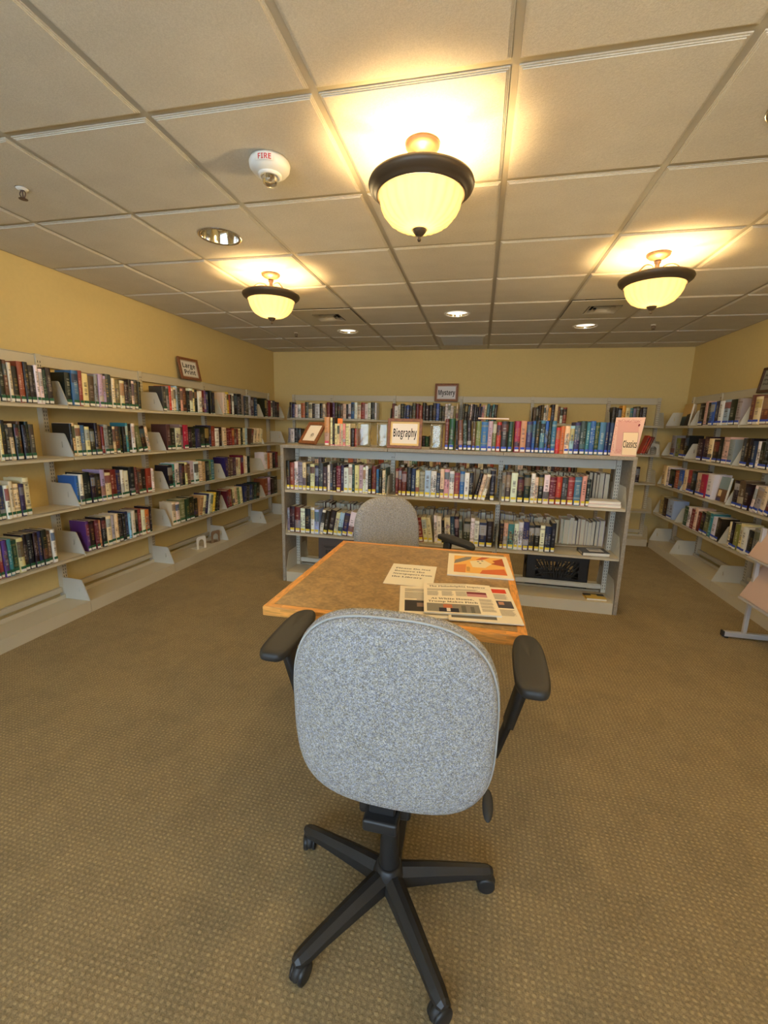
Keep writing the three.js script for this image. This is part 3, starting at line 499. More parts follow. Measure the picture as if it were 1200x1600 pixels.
for (const q of books) {
  const ownSticker = single.has(q);
  const uv = paintSpine(q.code, ownSticker ? null : q.stick);
  const cg = coverGeo(q.w, q.h, q.d, uv), pg = pagesGeo(q.w, q.h, q.d);
  if (ownSticker) {
    const t = new THREE.Group(); t.name = numbered('book'); t.position.set(...q.pos); t.rotation.set(0, q.turn, q.lean, 'YXZ');
    t.userData = { label: labelOf(q), category: 'book', group: q.group }; scene.add(t);
    part('cover', cg, bookMat, t); part('pages', pg, M.pages, t);
    if (q.stick) {
      const k = Math.min(0.004, q.w * 0.14), y0 = 0.006;
      const lab = part('spine_label', rboxAt(-q.w * 0.36, q.w * 0.36, y0, y0 + 0.016, -0.001, k + 0.0002, 0.0005, 1), stickWhite, t);
      part('label_band', boxAt(-q.w * 0.37, q.w * 0.37, y0 + 0.016, y0 + 0.033, -0.001, k + 0.0003), stickMat(q.stick), lab).userData.label = `${q.stick[1]} band above the call number`;
    }
  } else {
    const m = new THREE.Matrix4().compose(V(...q.pos), new THREE.Quaternion().setFromEuler(new THREE.Euler(0, q.turn, q.lean, 'YXZ')), one);
    restCover.push(cg.applyMatrix4(m)); pg.applyMatrix4(m); const h = pg.toNonIndexed(); restPages.push(h);
  }
}
const at = new THREE.DataTexture(atlas, AT_W, AT_H); at.colorSpace = THREE.SRGBColorSpace; at.magFilter = THREE.LinearFilter; at.minFilter = THREE.LinearFilter; at.needsUpdate = true; bookMat.map = at;
{
  const t = new THREE.Group(); t.name = 'distant_books'; t.userData = { label: 'the many smaller books filling the farther shelves', category: 'books', kind: 'stuff' }; scene.add(t);
  part('covers', mergeGeometries(restCover, false), bookMat, t).userData.kind = 'stuff';
  part('pages', mergeGeometries(restPages, false), M.pages, t).userData.kind = 'stuff';
}
console.log('books', books.length, 'cells', cells, 'smallest single', Math.min(...[...single].map(q => q.size)).toFixed(0), 'own', [...single].filter(q => q.f === 'L').length, [...single].filter(q => q.f === 'I').length, [...single].filter(q => q.f === 'R').length, [...single].filter(q => q.f === 'B').length);

// books lying flat or facing out
function flatBook(label, x, y, z, w, h, d, turn, color, coverDraw, name = 'book') {
  const t = thing(name, label, 'book', [x, y, z], turn);
  const cm = coverDraw ? print(128, 160, coverDraw, 0.4) : std({ color, roughness: 0.4 });
  part('cover', merge(boxAt(-w / 2, w / 2, 0, 0.002, -d / 2, d / 2), boxAt(-w / 2, w / 2, h - 0.002, h, -d / 2, d / 2), boxAt(-w / 2, -w / 2 + 0.002, 0, h, -d / 2, d / 2)), cm, t);
  part('pages', boxAt(-w / 2 + 0.003, w / 2 - 0.003, 0.002, h - 0.002, -d / 2 + 0.003, d / 2 - 0.003), M.paper, t); return t;
}
const block = (bg, ...rects) => (g, w, h) => { g.fillStyle = bg; g.fillRect(0, 0, w, h); for (const [c, x, y, a, b] of rects) { g.fillStyle = c; g.fillRect(x * w, y * h, a * w, b * h); } };
const ix = (y, out, px) => along('I', y, px);
flatBook('white book lying flat at the end of the island upper shelf', ix(IS[0], 0, 944), IS[0], IZF - 0.09, 0.235, 0.026, 0.15, 0.02, lin(0.62, 0.4, 0.4));
flatBook('white paperback on top of another flat book, island upper shelf', ix(IS[0], 0, 945), IS[0] + 0.0262, IZF - 0.095, 0.225, 0.02, 0.145, -0.03, lin(0.78, 0.75, 0.72));
flatBook('black and white book lying flat on the empty end of island lower shelf', ix(IS[1], 0, 930), IS[1], IZF - 0.095, 0.2, 0.026, 0.16, 0.08, null, block('#22222a', ['#c9c6c0', 0.3, 0.15, 0.55, 0.6], ['#5a5a62', 0.35, 0.3, 0.4, 0.1]));
flatBook('yellow and black paperback lying on the island base shelf', ix(IB, 0, 932), IB, IZF - 0.085, 0.155, 0.018, 0.11, 0.06, null, block('#d8b448', ['#1d1a18', 0, 0, 1, 0.42], ['#d8b448', 0.35, 0.15, 0.3, 0.3]));
flatBook('orange book lying flat across the tops of the classics', ix(ITOP, 0, 768), ITOP + 0.2492, IZM + 0.098, 0.24, 0.012, 0.12, 0, lin(0.72, 0.34, 0.1));
function faceOut(label, f, y, px, w, h, draw, tilt = -0.12, out = 0) {
  const s = along(f, y, px), p = FR[f].at(s, y + 0.0045, FRONT[f] - 0.03 + out), t = thing('book', label, 'book', p, FR[f].turn);
  const inner = [tilt, 0, 0];
  part('front_cover', boxAt(-w / 2, w / 2, 0, h, -0.002, 0), print(128, 160, draw, 0.4), t, null, inner);
  part('pages', boxAt(-w / 2 + 0.003, w / 2 - 0.003, 0.003, h - 0.003, -0.02, -0.002), M.paper, t, null, inner);
  part('back_cover', boxAt(-w / 2, w / 2, 0, h, -0.022, -0.02), print(16, 16, draw, 0.4), t, null, inner);
}
faceOut('face-out book with sunset tan cover on the top shelf opposite Large Print', 'R', SH[0], 1063, 0.19, 0.235, (g, w, h) => { const q = g.createLinearGradient(0, 0, 0, h); q.addColorStop(0, '#c9a25a'); q.addColorStop(0.55, '#d9b06a'); q.addColorStop(0.62, '#2b4a5a'); q.addColorStop(1, '#1d2c38'); g.fillStyle = q; g.fillRect(0, 0, w, h); g.fillStyle = '#241c18'; g.beginPath(); g.moveTo(w * 0.5, h); g.lineTo(w * 0.6, h * 0.5); g.lineTo(w, h * 0.45); g.lineTo(w, h); g.fill(); });
faceOut('face-out book with grey blue seaside cover on the third shelf opposite Large Print', 'R', SH[2], 1118, 0.15, 0.225, (g, w, h) => { g.fillStyle = '#7e949c'; g.fillRect(0, 0, w, h); g.fillStyle = '#6b4a30'; g.fillRect(0, h * 0.5, w, h * 0.5); g.fillStyle = '#d8c49a'; g.fillRect(w * 0.1, h * 0.55, w * 0.35, h * 0.25); g.fillStyle = '#3a3a6a'; g.fillRect(0, h * 0.86, w * 0.5, h * 0.14); });

// ------------------------------------------------------------------ bookends
const arch = (w, h, leg) => { const s = new THREE.Shape(); s.moveTo(-w / 2, 0); s.lineTo(-w / 2, h - 0.03); s.quadraticCurveTo(-w / 2, h, -w / 2 + 0.03, h); s.lineTo(w / 2 - 0.03, h); s.quadraticCurveTo(w / 2, h, w / 2, h - 0.03); s.lineTo(w / 2, 0); s.lineTo(w / 2 - leg, 0); s.lineTo(w / 2 - leg, h * 0.5); s.absarc(0, h * 0.5, w / 2 - leg, 0, Math.PI, false); s.lineTo(-w / 2 + leg, 0); s.closePath(); const g = new THREE.ExtrudeGeometry(s, { depth: 0.002, bevelEnabled: false, curveSegments: 16 }); return g; };
function bookend(label, f, y, px, mat, out, turn = 0) {
  const t = thing('bookend', label, 'bookend', FR[f].at(along(f, y, px), y, FRONT[f] - out), FR[f].turn + turn, 'arched metal bookends');
  part('arch_plate', arch(0.12, 0.135, 0.026), mat, t); part('foot', boxAt(-0.06, 0.06, 0, 0.0015, -0.1, 0), mat, t);
}
bookend('pale arched metal bookend standing empty on Large Print base shelf', 'L', BASE, 323, M.whitePlastic, 0.06, -0.25);
bookend('brown arched metal bookend beside the pale one on Large Print base shelf', 'L', BASE, 346, std({ color: lin(0.26, 0.17, 0.1), roughness: 0.5 }), 0.07, -0.25);
bookend('grey arched bookend beside leaning red books on Mystery wall second shelf', 'B', SH[1], 1021, M.plate, 0.03);

// ------------------------------------------------------------------ framed signs
function frameSign(name, label, pos, turn, tilt, roll, W, H, mat, prints, opt = {}) {
  const t = thing(name, label, 'sign', pos, turn); t.rotation.order = 'YXZ'; t.rotation.x = tilt; t.rotation.z = roll;
  const b = opt.b ?? 0.024, D = 0.016;
  const s = new THREE.Shape([[-W / 2, 0], [W / 2, 0], [W / 2, H], [-W / 2, H]].map(p => new THREE.Vector2(...p))), h = new THREE.Path([[-W / 2 + b, b], [-W / 2 + b, H - b], [W / 2 - b, H - b], [W / 2 - b, b]].map(p => new THREE.Vector2(...p))); s.holes.push(h);
  const g = new THREE.ExtrudeGeometry(s, { depth: D - 0.004, bevelEnabled: true, bevelSize: 0.003, bevelThickness: 0.003, bevelSegments: 2, bevelOffset: -0.003 }); g.translate(0, 0, -D + 0.004);
  part('frame', metric(g), mat, t);
  part('backing', boxAt(-W / 2 + 0.004, W / 2 - 0.004, 0.004, H - 0.004, -D - 0.002, -D + 0.002), M.walnut, t);
  const p = new THREE.PlaneGeometry(W - 2 * b + 0.002, H - 2 * b + 0.002); p.translate(0, H / 2, -0.008); part('sign_card', p, prints, t);
  if (opt.stand) part('easel_leg', boxAt(-0.02, 0.02, -0.004, 0.004, -0.002, 0.002), M.walnut, t);
  return t;
}
const textCard = (lines, font, bg, inset, size, tall = 1) => print(512, 400, (g, w, h) => { g.fillStyle = inset; g.fillRect(0, 0, w, h); g.fillStyle = bg; g.fillRect(w * 0.05, h * 0.07, w * 0.9, h * 0.86); g.fillStyle = '#17151a'; g.textAlign = 'center'; g.textBaseline = 'middle'; g.font = `${font} ${size}px sans-serif`; lines.forEach((s, k) => { g.save(); g.translate(w / 2, h / 2 + (k - (lines.length - 1) / 2) * size * 1.02); g.scale(1, tall); g.fillText(s, 0, 0, w * 0.86); g.restore(); }); });
frameSign('framed_sign', 'brown framed sign reading Large Print on the wall shelving', [XL + 0.085, RAIL + 0.002, -4.085], PL, -0.18, 0.02, 0.31, 0.215, M.walnut, textCard(['Large', 'Print'], 'bold', '#dcd8d2', '#b9a892', 150));
frameSign('framed_sign', 'brown framed sign reading Mystery on the back wall shelving', [-0.475, RAIL - 0.068, ZB + 0.085], 0, -0.13, 0, 0.31, 0.235, M.walnut, textCard(['Mystery'], 'bold', '#d8d8dc', '#b9958a', 118, 1.7));
const bio = frameSign('framed_sign', 'brown framed sign reading Biography on top of the island', [-0.60, ITOP + 0.002, IZF - 0.03], 0, -0.12, 0, 0.285, 0.24, M.walnut, print(512, 420, (g, w, h) => { g.fillStyle = '#e9c987'; g.fillRect(0, 0, w, h); g.fillStyle = '#efe6dc'; g.fillRect(w * 0.07, h * 0.09, w * 0.86, h * 0.82); g.fillStyle = '#1d1b20'; g.textAlign = 'center'; g.textBaseline = 'middle'; g.save(); g.translate(w / 2, h * 0.47); g.scale(1, 2.0); g.font = 'bold 100px sans-serif'; g.fillText('Biography', 0, 0, w * 0.82); g.restore(); }));
const pf = frameSign('framed_picture', 'brown wooden frame with a small emblem on white card, tilted back', [-1.475, ITOP + 0.012, IZF - 0.10], -0.55, -0.60, 0.0, 0.245, 0.225, M.walnut, print(256, 256, (g, w, h) => { g.fillStyle = '#e8dccb'; g.fillRect(0, 0, w, h); g.strokeStyle = '#4a4440'; g.lineWidth = 3; for (let k = 0; k < 5; k++) { g.beginPath(); g.arc(w * 0.52, h * 0.62, 8 + k * 6, k, k + 4.6); g.stroke(); } g.fillStyle = '#5a5048'; g.fillRect(w * 0.49, h * 0.58, 14, 20); }), { b: 0.03 });
pf.userData.category = 'picture frame';
frameSign('framed_sign', 'small dark framed sign leaning on shelving opposite the Large Print wall', [XR - 0.075, RAIL - 0.055, -4.43], -PL, -0.12, -0.03, 0.30, 0.215, std({ color: lin(0.055, 0.02, 0.012), roughness: 0.4 }), print(256, 192, (g, w, h) => { g.fillStyle = '#8d8a80'; g.fillRect(0, 0, w, h); g.strokeStyle = '#22201e'; g.lineWidth = 5; for (let r = 0; r < 3; r++) { g.beginPath(); for (let x = 20; x < w - 20; x += 6) g.lineTo(x, 50 + r * 42 + Math.sin(x * 0.35 + r) * 12 * ((x >> 4) % 3 ? 1 : 0.2)); g.stroke(); } }));
{ // pink Classics card with a slanted right edge
  const t = thing('paper_sign', 'pink bordered paper sign reading Classics at the island corner', 'sign', [1.02, ITOP + 0.001, IZF - 0.02], -0.06); t.rotation.order = 'YXZ'; t.rotation.x = -0.14;
  const pts = [[-0.072, 0], [0.10, 0], [0.142, 0.285], [-0.052, 0.28]];
  const s = new THREE.Shape(pts.map(p => new THREE.Vector2(...p))), g = new THREE.ExtrudeGeometry(s, { depth: 0.0015, bevelEnabled: false }), a = g.attributes.position, uv = g.attributes.uv;
  for (let k = 0; k < a.count; k++) uv.setXY(k, (a.getX(k) + 0.072) / 0.214, a.getY(k) / 0.285);
  part('card', g, print(428, 570, (c, w, h) => {
    c.fillStyle = '#d9b3a6'; c.fillRect(0, 0, w, h); c.fillStyle = '#cf9d94'; c.fillRect(w * 0.16, h * 0.1, w * 0.66, h * 0.84);
    c.strokeStyle = '#a04a58'; c.lineWidth = 3; for (let k = 0; k < 15; k++) { const x = w * (0.18 + k * 0.048); c.beginPath(); c.arc(x, h * 0.085 + (k % 3) * 6, 8 + (k % 4) * 3, k, k + 4); c.stroke(); }
    for (let k = 0; k < 14; k++) { const y = h * (0.14 + k * 0.058); c.beginPath(); c.arc(w * (0.13 - k * 0.007), y, 7 + (k % 3) * 4, k, k + 4); c.stroke(); }
    c.fillStyle = '#7a2a3c'; c.beginPath(); c.ellipse(w * 0.82, h * 0.2, 12, 20, 0.4, 0, 7); c.fill(); for (let k = 0; k < 5; k++) { c.beginPath(); c.arc(w * (0.1 + k * 0.05), h * (0.86 + (k % 2) * 0.05), 9 + k, k, k + 4); c.stroke(); }
    c.fillStyle = '#e6cfae'; c.fillRect(w * 0.36, h * 0.39, w * 0.46, h * 0.58); c.strokeStyle = '#6a4a48'; c.lineWidth = 3; c.strokeRect(w * 0.36, h * 0.39, w * 0.46, h * 0.58);
    c.fillStyle = '#241c22'; c.textAlign = 'center'; c.textBaseline = 'middle'; c.save(); c.translate(w * 0.59, h * 0.69); c.scale(1, 2.3); c.font = 'bold 62px sans-serif'; c.fillText('Classics', 0, 0, w * 0.43); c.restore();
  }), t);
}
{ // small orange notice standing above the cream paperbacks
  const t = thing('orange_tag', 'small orange card sticking up behind the cream paperbacks', 'card', [ix(ITOP, 0, 525), ITOP, IZM + 0.13]);
  part('card', boxAt(-0.022, 0.022, 0, 0.232, -0.001, 0.001), std({ color: lin(0.8, 0.22, 0.04), roughness: 0.7 }), t);
}
// pressed glass vases used as book supports
function glassBlock(label, x, w) {
  const t = thing('glass_block', label, 'glass block', [x, ITOP + 0.001, IZF - 0.10], 0.05, 'wavy glass blocks on the island top');
  const n = 24, rings = [], r = mulberry(Math.floor(x * 1000) + 5000);
  for (let i = 0; i <= 14; i++) { const y = i / 14 * 0.2, ring = []; for (let k = 0; k < n; k++) { const a = k / n * Math.PI * 2, c = Math.cos(a), s = Math.sin(a), q = Math.pow(Math.pow(Math.abs(c), 5) + Math.pow(Math.abs(s), 5), -0.2), b = 1 + (r() - 0.5) * 0.03 + 0.02 * Math.sin(a * 5 + i); ring.push([c * q * w / 2 * b, y, s * q * 0.035 * b]); } rings.push(ring); }
  part('glass_body', loft(rings), new THREE.MeshPhysicalMaterial({ color: lin(0.86, 0.87, 0.72), transmission: 0.92, thickness: 0.05, roughness: 0.08, ior: 1.48 }), t);
}
glassBlock('wavy clear glass block beside the small cream paperbacks', -0.955, 0.12); glassBlock('wavy clear glass block partly hidden by the Biography sign', -0.79, 0.10); glassBlock('wavy clear glass block between Biography sign and dark classics', -0.345, 0.10);

// ------------------------------------------------------------------ crate and box on the island's rear base
{
  const t = thing('plastic_crate', 'black plastic crate with fan shaped slots on the island base', 'crate', [0.715, IB + 0.001, IZM - 0.135]);
  const W = 0.50, H = 0.262, D = 0.21, z = D / 2, bars = [];
  const side = [];
  side.push(boxAt(-W / 2, W / 2, 0, 0.075, z - 0.006, z), boxAt(-W / 2, W / 2, H - 0.035, H, z - 0.006, z + 0.006), boxAt(-W / 2, -W / 2 + 0.075, 0.07, H, z - 0.006, z), boxAt(W / 2 - 0.075, W / 2, 0.07, H, z - 0.006, z));
  for (let k = -6; k <= 6; k++) { const g = boxAt(-0.006, 0.006, 0, 0.24, z - 0.006, z); g.rotateZ(-k * 0.12); g.translate(k * 0.014, 0.05, 0); const p = g.attributes.position; for (let i = 0; i < p.count; i++) { p.setY(i, Math.min(p.getY(i), H - 0.02)); p.setX(i, Math.max(-W / 2, Math.min(W / 2, p.getX(i)))); } side.push(g); }
  for (const [y, r] of [[0.105, 0.17], [0.15, 0.19]]) side.push(tube([[-r, y - 0.02, z - 0.003], [-r / 2, y + 0.004, z - 0.003], [0, y + 0.012, z - 0.003], [r / 2, y + 0.004, z - 0.003], [r, y - 0.02, z - 0.003]], 0.005, 16, 6));
  const f = merge(side); part('front_lattice', f, M.black, t); const b = part('rear_lattice', f, M.black, t); b.rotation.y = Math.PI;
  for (const s of [-1, 1]) part('end_wall', merge(boxAt(s * (W / 2 - 0.003) - 0.003, s * (W / 2 - 0.003) + 0.003, 0, 0.14, -z, z), boxAt(s * (W / 2 - 0.003) - 0.003, s * (W / 2 - 0.003) + 0.003, H - 0.06, H, -z, z), boxAt(s * (W / 2 - 0.003) - 0.003, s * (W / 2 - 0.003) + 0.003, 0.1, H, -z, -z + 0.05), boxAt(s * (W / 2 - 0.003) - 0.003, s * (W / 2 - 0.003) + 0.003, 0.1, H, z - 0.05, z)), M.black, t);
  part('floor_panel', boxAt(-W / 2, W / 2, 0, 0.006, -z, z), M.black, t);
}
{
  const t = thing('brown_box', 'dark brown box with black lettering behind the island frame', 'box', [-1.22, IB + 0.001, IZM - 0.135]);
  part('box_body', rboxAt(-0.22, 0.22, 0, 0.29, -0.1, 0.1, 0.003, 1), std({ color: lin(0.115, 0.085, 0.07), roughness: 0.7 }), t);
  const p = new THREE.PlaneGeometry(0.2, 0.11); p.translate(-0.09, 0.145, 0.1012);
  part('lettering', p, print(256, 128, (g, w, h) => { g.fillStyle = '#60524a'; g.fillRect(0, 0, w, h); g.fillStyle = '#2c2422'; g.font = 'bold 62px sans-serif'; g.textAlign = 'center'; g.fillText('READ', w / 2, 112); g.fillRect(30, 20, 196, 6); g.fillRect(46, 34, 160, 6); }), t);
}

// ------------------------------------------------------------------ reading table
const TX0 = -0.742, TX1 = 0.196, TZ0 = -2.352, TZ1 = -1.372, TH = 0.742;
{
  const t = thing('reading_table', 'square brown laminate reading table with orange oak edge', 'table', [(TX0 + TX1) / 2, 0, (TZ0 + TZ1) / 2]);
  const hx = (TX1 - TX0) / 2, hz = (TZ1 - TZ0) / 2, e = 0.032, th = 0.036;
  part('table_top', metric(boxAt(-hx + e, hx - e, TH - th + 0.002, TH, -hz + e, hz - e)), M.laminate, t);
  const strip = (L) => { const s = new THREE.Shape([[-L, 0], [L, 0], [L - e, e], [-L + e, e]].map(p => new THREE.Vector2(...p))); const g = new THREE.ExtrudeGeometry(s, { depth: th - 0.006, bevelEnabled: true, bevelSize: 0.003, bevelThickness: 0.003, bevelOffset: -0.003, bevelSegments: 2 }); g.rotateX(Math.PI / 2); g.translate(0, TH - 0.003, 0); return metric(g); };
  const sx = strip(hx), sz = strip(hz);
  part('edge_strip', sx, M.oak, t, [0, 0, -hz]); part('edge_strip', sx, M.oak, t, [0, 0, hz], [0, Math.PI, 0]);
  part('edge_strip', sz, M.oak, t, [-hx, 0, 0], [0, Math.PI / 2, 0]); part('edge_strip', sz, M.oak, t, [hx, 0, 0], [0, -Math.PI / 2, 0]);
  part('pedestal', cyl(0.04, 0.04, 0.05, TH - th - 0.02, 32), M.black, t);
  part('spider_plate', merge(boxAt(-0.3, 0.3, TH - th - 0.022, TH - th + 0.002, -0.025, 0.025), boxAt(-0.025, 0.025, TH - th - 0.022, TH - th + 0.002, -0.3, 0.3)), M.black, t);
  for (let k = 0; k < 4; k++) part('foot', loft([[[-0.03, 0.02, 0.0], [0.03, 0.02, 0.0], [0.03, 0.09, 0.0], [-0.03, 0.09, 0.0]], [[-0.02, 0.0, 0.27], [0.02, 0.0, 0.27], [0.018, 0.03, 0.27], [-0.018, 0.03, 0.27]]]), M.black, t, null, [0, k * Math.PI / 2 + Math.PI / 4, 0]);
}
// papers on the table
function sheet(name, label, cat, x, z, w, d, y, h, turn, draw, px, curl = 0) {
  const t = thing(name, label, cat, [x, TH + y, z], turn);
  const g = new THREE.BoxGeometry(w, h, d, 12, 1, 12); g.translate(0, h / 2, 0); const p = g.attributes.position, r = mulberry(px[0] + px[1]);
  const a = r() * 6, b = r() * 6;
  for (let k = 0; k < p.count; k++) if (curl) { const u = p.getX(k) / w, v = p.getZ(k) / d; p.setY(k, p.getY(k) + curl * (0.5 + 0.5 * Math.sin(u * 5 + a)) * (0.5 + 0.5 * Math.cos(v * 4 + b)) * (p.getY(k) > h / 2 ? 1 : 0.0)); }
  g.computeVertexNormals();
  const side = M.paper, top = print(...px, draw, 0.9);
  const m = shade(new THREE.Mesh(g, [side, side, top, side, side, side])); m.name = 'printed_page'; t.add(m); return t;
}
const greek = (g, x, y, w, h, step, col = '#6a625a') => { g.fillStyle = col; const r = mulberry(Math.floor(x * 7 + y * 13)); for (let yy = y; yy < y + h; yy += step) g.fillRect(x, yy, w * (0.82 + r() * 0.18), step * 0.42); };
sheet('notice_sheet', 'white notice asking not to remove newspapers from the library', 'notice', -0.264, -1.868, 0.212, 0.283, 0.0005, 0.0008, 0.03, (g, w, h) => {
  g.fillStyle = '#ece2c8'; g.fillRect(0, 0, w, h); g.fillStyle = '#2c2830'; g.font = 'bold 58px serif'; g.textBaseline = 'middle'; ['Please Do Not', 'Remove the', 'Newspapers from', 'the Library'].forEach((s, k) => g.fillText(s, 50, 150 + k * 96, w - 80));
}, [512, 684]);
sheet('picture_sheet', 'orange illustrated magazine page with cream border at the table edge', 'magazine', 0.034, -2.085, 0.296, 0.345, 0.0005, 0.006, 0.045, (g, w, h) => {
  g.fillStyle = '#f0e2c2'; g.fillRect(0, 0, w, h); const P = (c, pts) => { g.fillStyle = c; g.beginPath(); pts.forEach(([x, y]) => g.lineTo(x * w, y * h)); g.fill(); };
  P('#f2b860', [[0.1, 0.1], [0.92, 0.1], [0.92, 0.88], [0.1, 0.88]]); P('#8f8880', [[0.1, 0.5], [0.12, 0.32], [0.3, 0.14], [0.4, 0.12], [0.38, 0.24], [0.2, 0.42]]); P('#b4532f', [[0.92, 0.12], [0.92, 0.5], [0.7, 0.42], [0.78, 0.34], [0.74, 0.26]]); P('#c46038', [[0.58, 0.1], [0.72, 0.1], [0.56, 0.26], [0.46, 0.26]]);
  P('#efdcae', [[0.36, 0.34], [0.6, 0.24], [0.72, 0.42], [0.6, 0.62], [0.4, 0.62]]); P('#d9703c', [[0.55, 0.72], [0.9, 0.62], [0.92, 0.88], [0.5, 0.88]]); P('#dd8a4a', [[0.1, 0.56], [0.3, 0.5], [0.28, 0.88], [0.1, 0.88]]);
  g.fillStyle = '#3a3330'; for (const [x, y] of [[0.5, 0.34], [0.57, 0.3], [0.53, 0.42]]) { g.beginPath(); g.ellipse(x * w, y * h, 11, 8, 0.4, 0, 7); g.fill(); } greek(g, w * 0.3, h * 0.62, w * 0.06, h * 0.2, 10, '#8a5a34');
}, [512, 596]);
sheet('newspaper', 'folded newspaper with a dark photo, peeking out beside the front page', 'newspaper', -0.10, -1.585, 0.33, 0.30, 0.0005, 0.004, 0.16, (g, w, h) => {
  g.fillStyle = '#e9dcc0'; g.fillRect(0, 0, w, h); greek(g, w * 0.06, h * 0.1, w * 0.3, h * 0.08, 16, '#4a4440'); greek(g, w * 0.06, h * 0.22, w * 0.3, h * 0.22, 9); g.fillStyle = '#3a3430'; g.fillRect(w * 0.06, h * 0.5, w * 0.5, h * 0.34); g.fillStyle = '#8a7060'; g.fillRect(w * 0.2, h * 0.58, w * 0.08, h * 0.12); g.fillStyle = '#5a5048'; g.font = 'bold 30px serif'; greek(g, w * 0.2, h * 0.46, w * 0.16, h * 0.03, 16, '#4a4440');
}, [512, 464]);
sheet('newspaper', 'folded newspaper with a red box, under the front page at the table corner', 'newspaper', 0.045, -1.605, 0.255, 0.345, 0.0048, 0.004, 0.10, (g, w, h) => {
  g.fillStyle = '#ecdfc4'; g.fillRect(0, 0, w, h); g.fillStyle = '#d8452c'; g.fillRect(w * 0.68, h * 0.06, w * 0.26, h * 0.13); greek(g, w * 0.68, h * 0.22, w * 0.26, h * 0.16, 9); g.fillStyle = '#4a4650'; g.fillRect(w * 0.68, h * 0.42, w * 0.28, h * 0.2); g.fillStyle = '#c08a70'; g.fillRect(w * 0.76, h * 0.45, w * 0.08, h * 0.08); greek(g, w * 0.68, h * 0.66, w * 0.28, h * 0.16, 9); g.fillStyle = '#6a6660'; g.fillRect(w * 0.04, h * 0.84, w * 0.62, h * 0.1);
}, [448, 606]);
sheet('newspaper', 'newspaper front page with blackletter masthead and bold headline', 'newspaper', -0.038, -1.612, 0.274, 0.295, 0.0092, 0.006, 0.13, (g, w, h) => {
  g.fillStyle = '#efe2c6'; g.fillRect(0, 0, w, h); g.fillStyle = '#2a2626'; g.textAlign = 'center'; g.textBaseline = 'middle'; g.font = 'bold 62px serif'; g.fillText('The Philadelphia Inquirer', w * 0.5, h * 0.115, w * 0.84); greek(g, w * 0.05, h * 0.035, w * 0.6, h * 0.02, 10); g.fillRect(w * 0.04, h * 0.18, w * 0.92, 3);
  greek(g, w * 0.05, h * 0.22, w * 0.86, h * 0.05, 18, '#4a4440'); for (const x of [0.05, 0.26, 0.46]) greek(g, w * x, h * 0.30, w * 0.17, h * 0.16, 10); g.fillStyle = '#7a2c34'; g.fillRect(w * 0.62, h * 0.3, w * 0.28, h * 0.07); g.fillStyle = '#c98a88'; g.fillRect(w * 0.62, h * 0.37, w * 0.28, h * 0.09);
  g.fillStyle = '#1d1a1c'; g.font = 'bold 58px serif'; g.fillText('At White House,', w * 0.40, h * 0.56, w * 0.6); g.fillText('Trump Makes Pitch', w * 0.40, h * 0.655, w * 0.68); for (const y of [0.52, 0.62, 0.72, 0.82]) greek(g, w * 0.77, h * y, w * 0.19, h * 0.08, 9);
  g.fillStyle = '#8a8478'; g.fillRect(w * 0.04, h * 0.72, w * 0.7, h * 0.25); g.fillStyle = '#6a665e'; g.fillRect(w * 0.5, h * 0.76, w * 0.06, h * 0.2); g.fillRect(w * 0.62, h * 0.78, w * 0.05, h * 0.18); g.fillStyle = '#c0704c'; g.fillRect(w * 0.26, h * 0.74, w * 0.12, h * 0.11); g.fillStyle = '#2c2a38'; g.fillRect(w * 0.2, h * 0.85, w * 0.26, h * 0.12); g.fillStyle = '#e8e0d8'; g.fillRect(w * 0.3, h * 0.85, w * 0.05, h * 0.1);
}, [768, 826], 0.004);

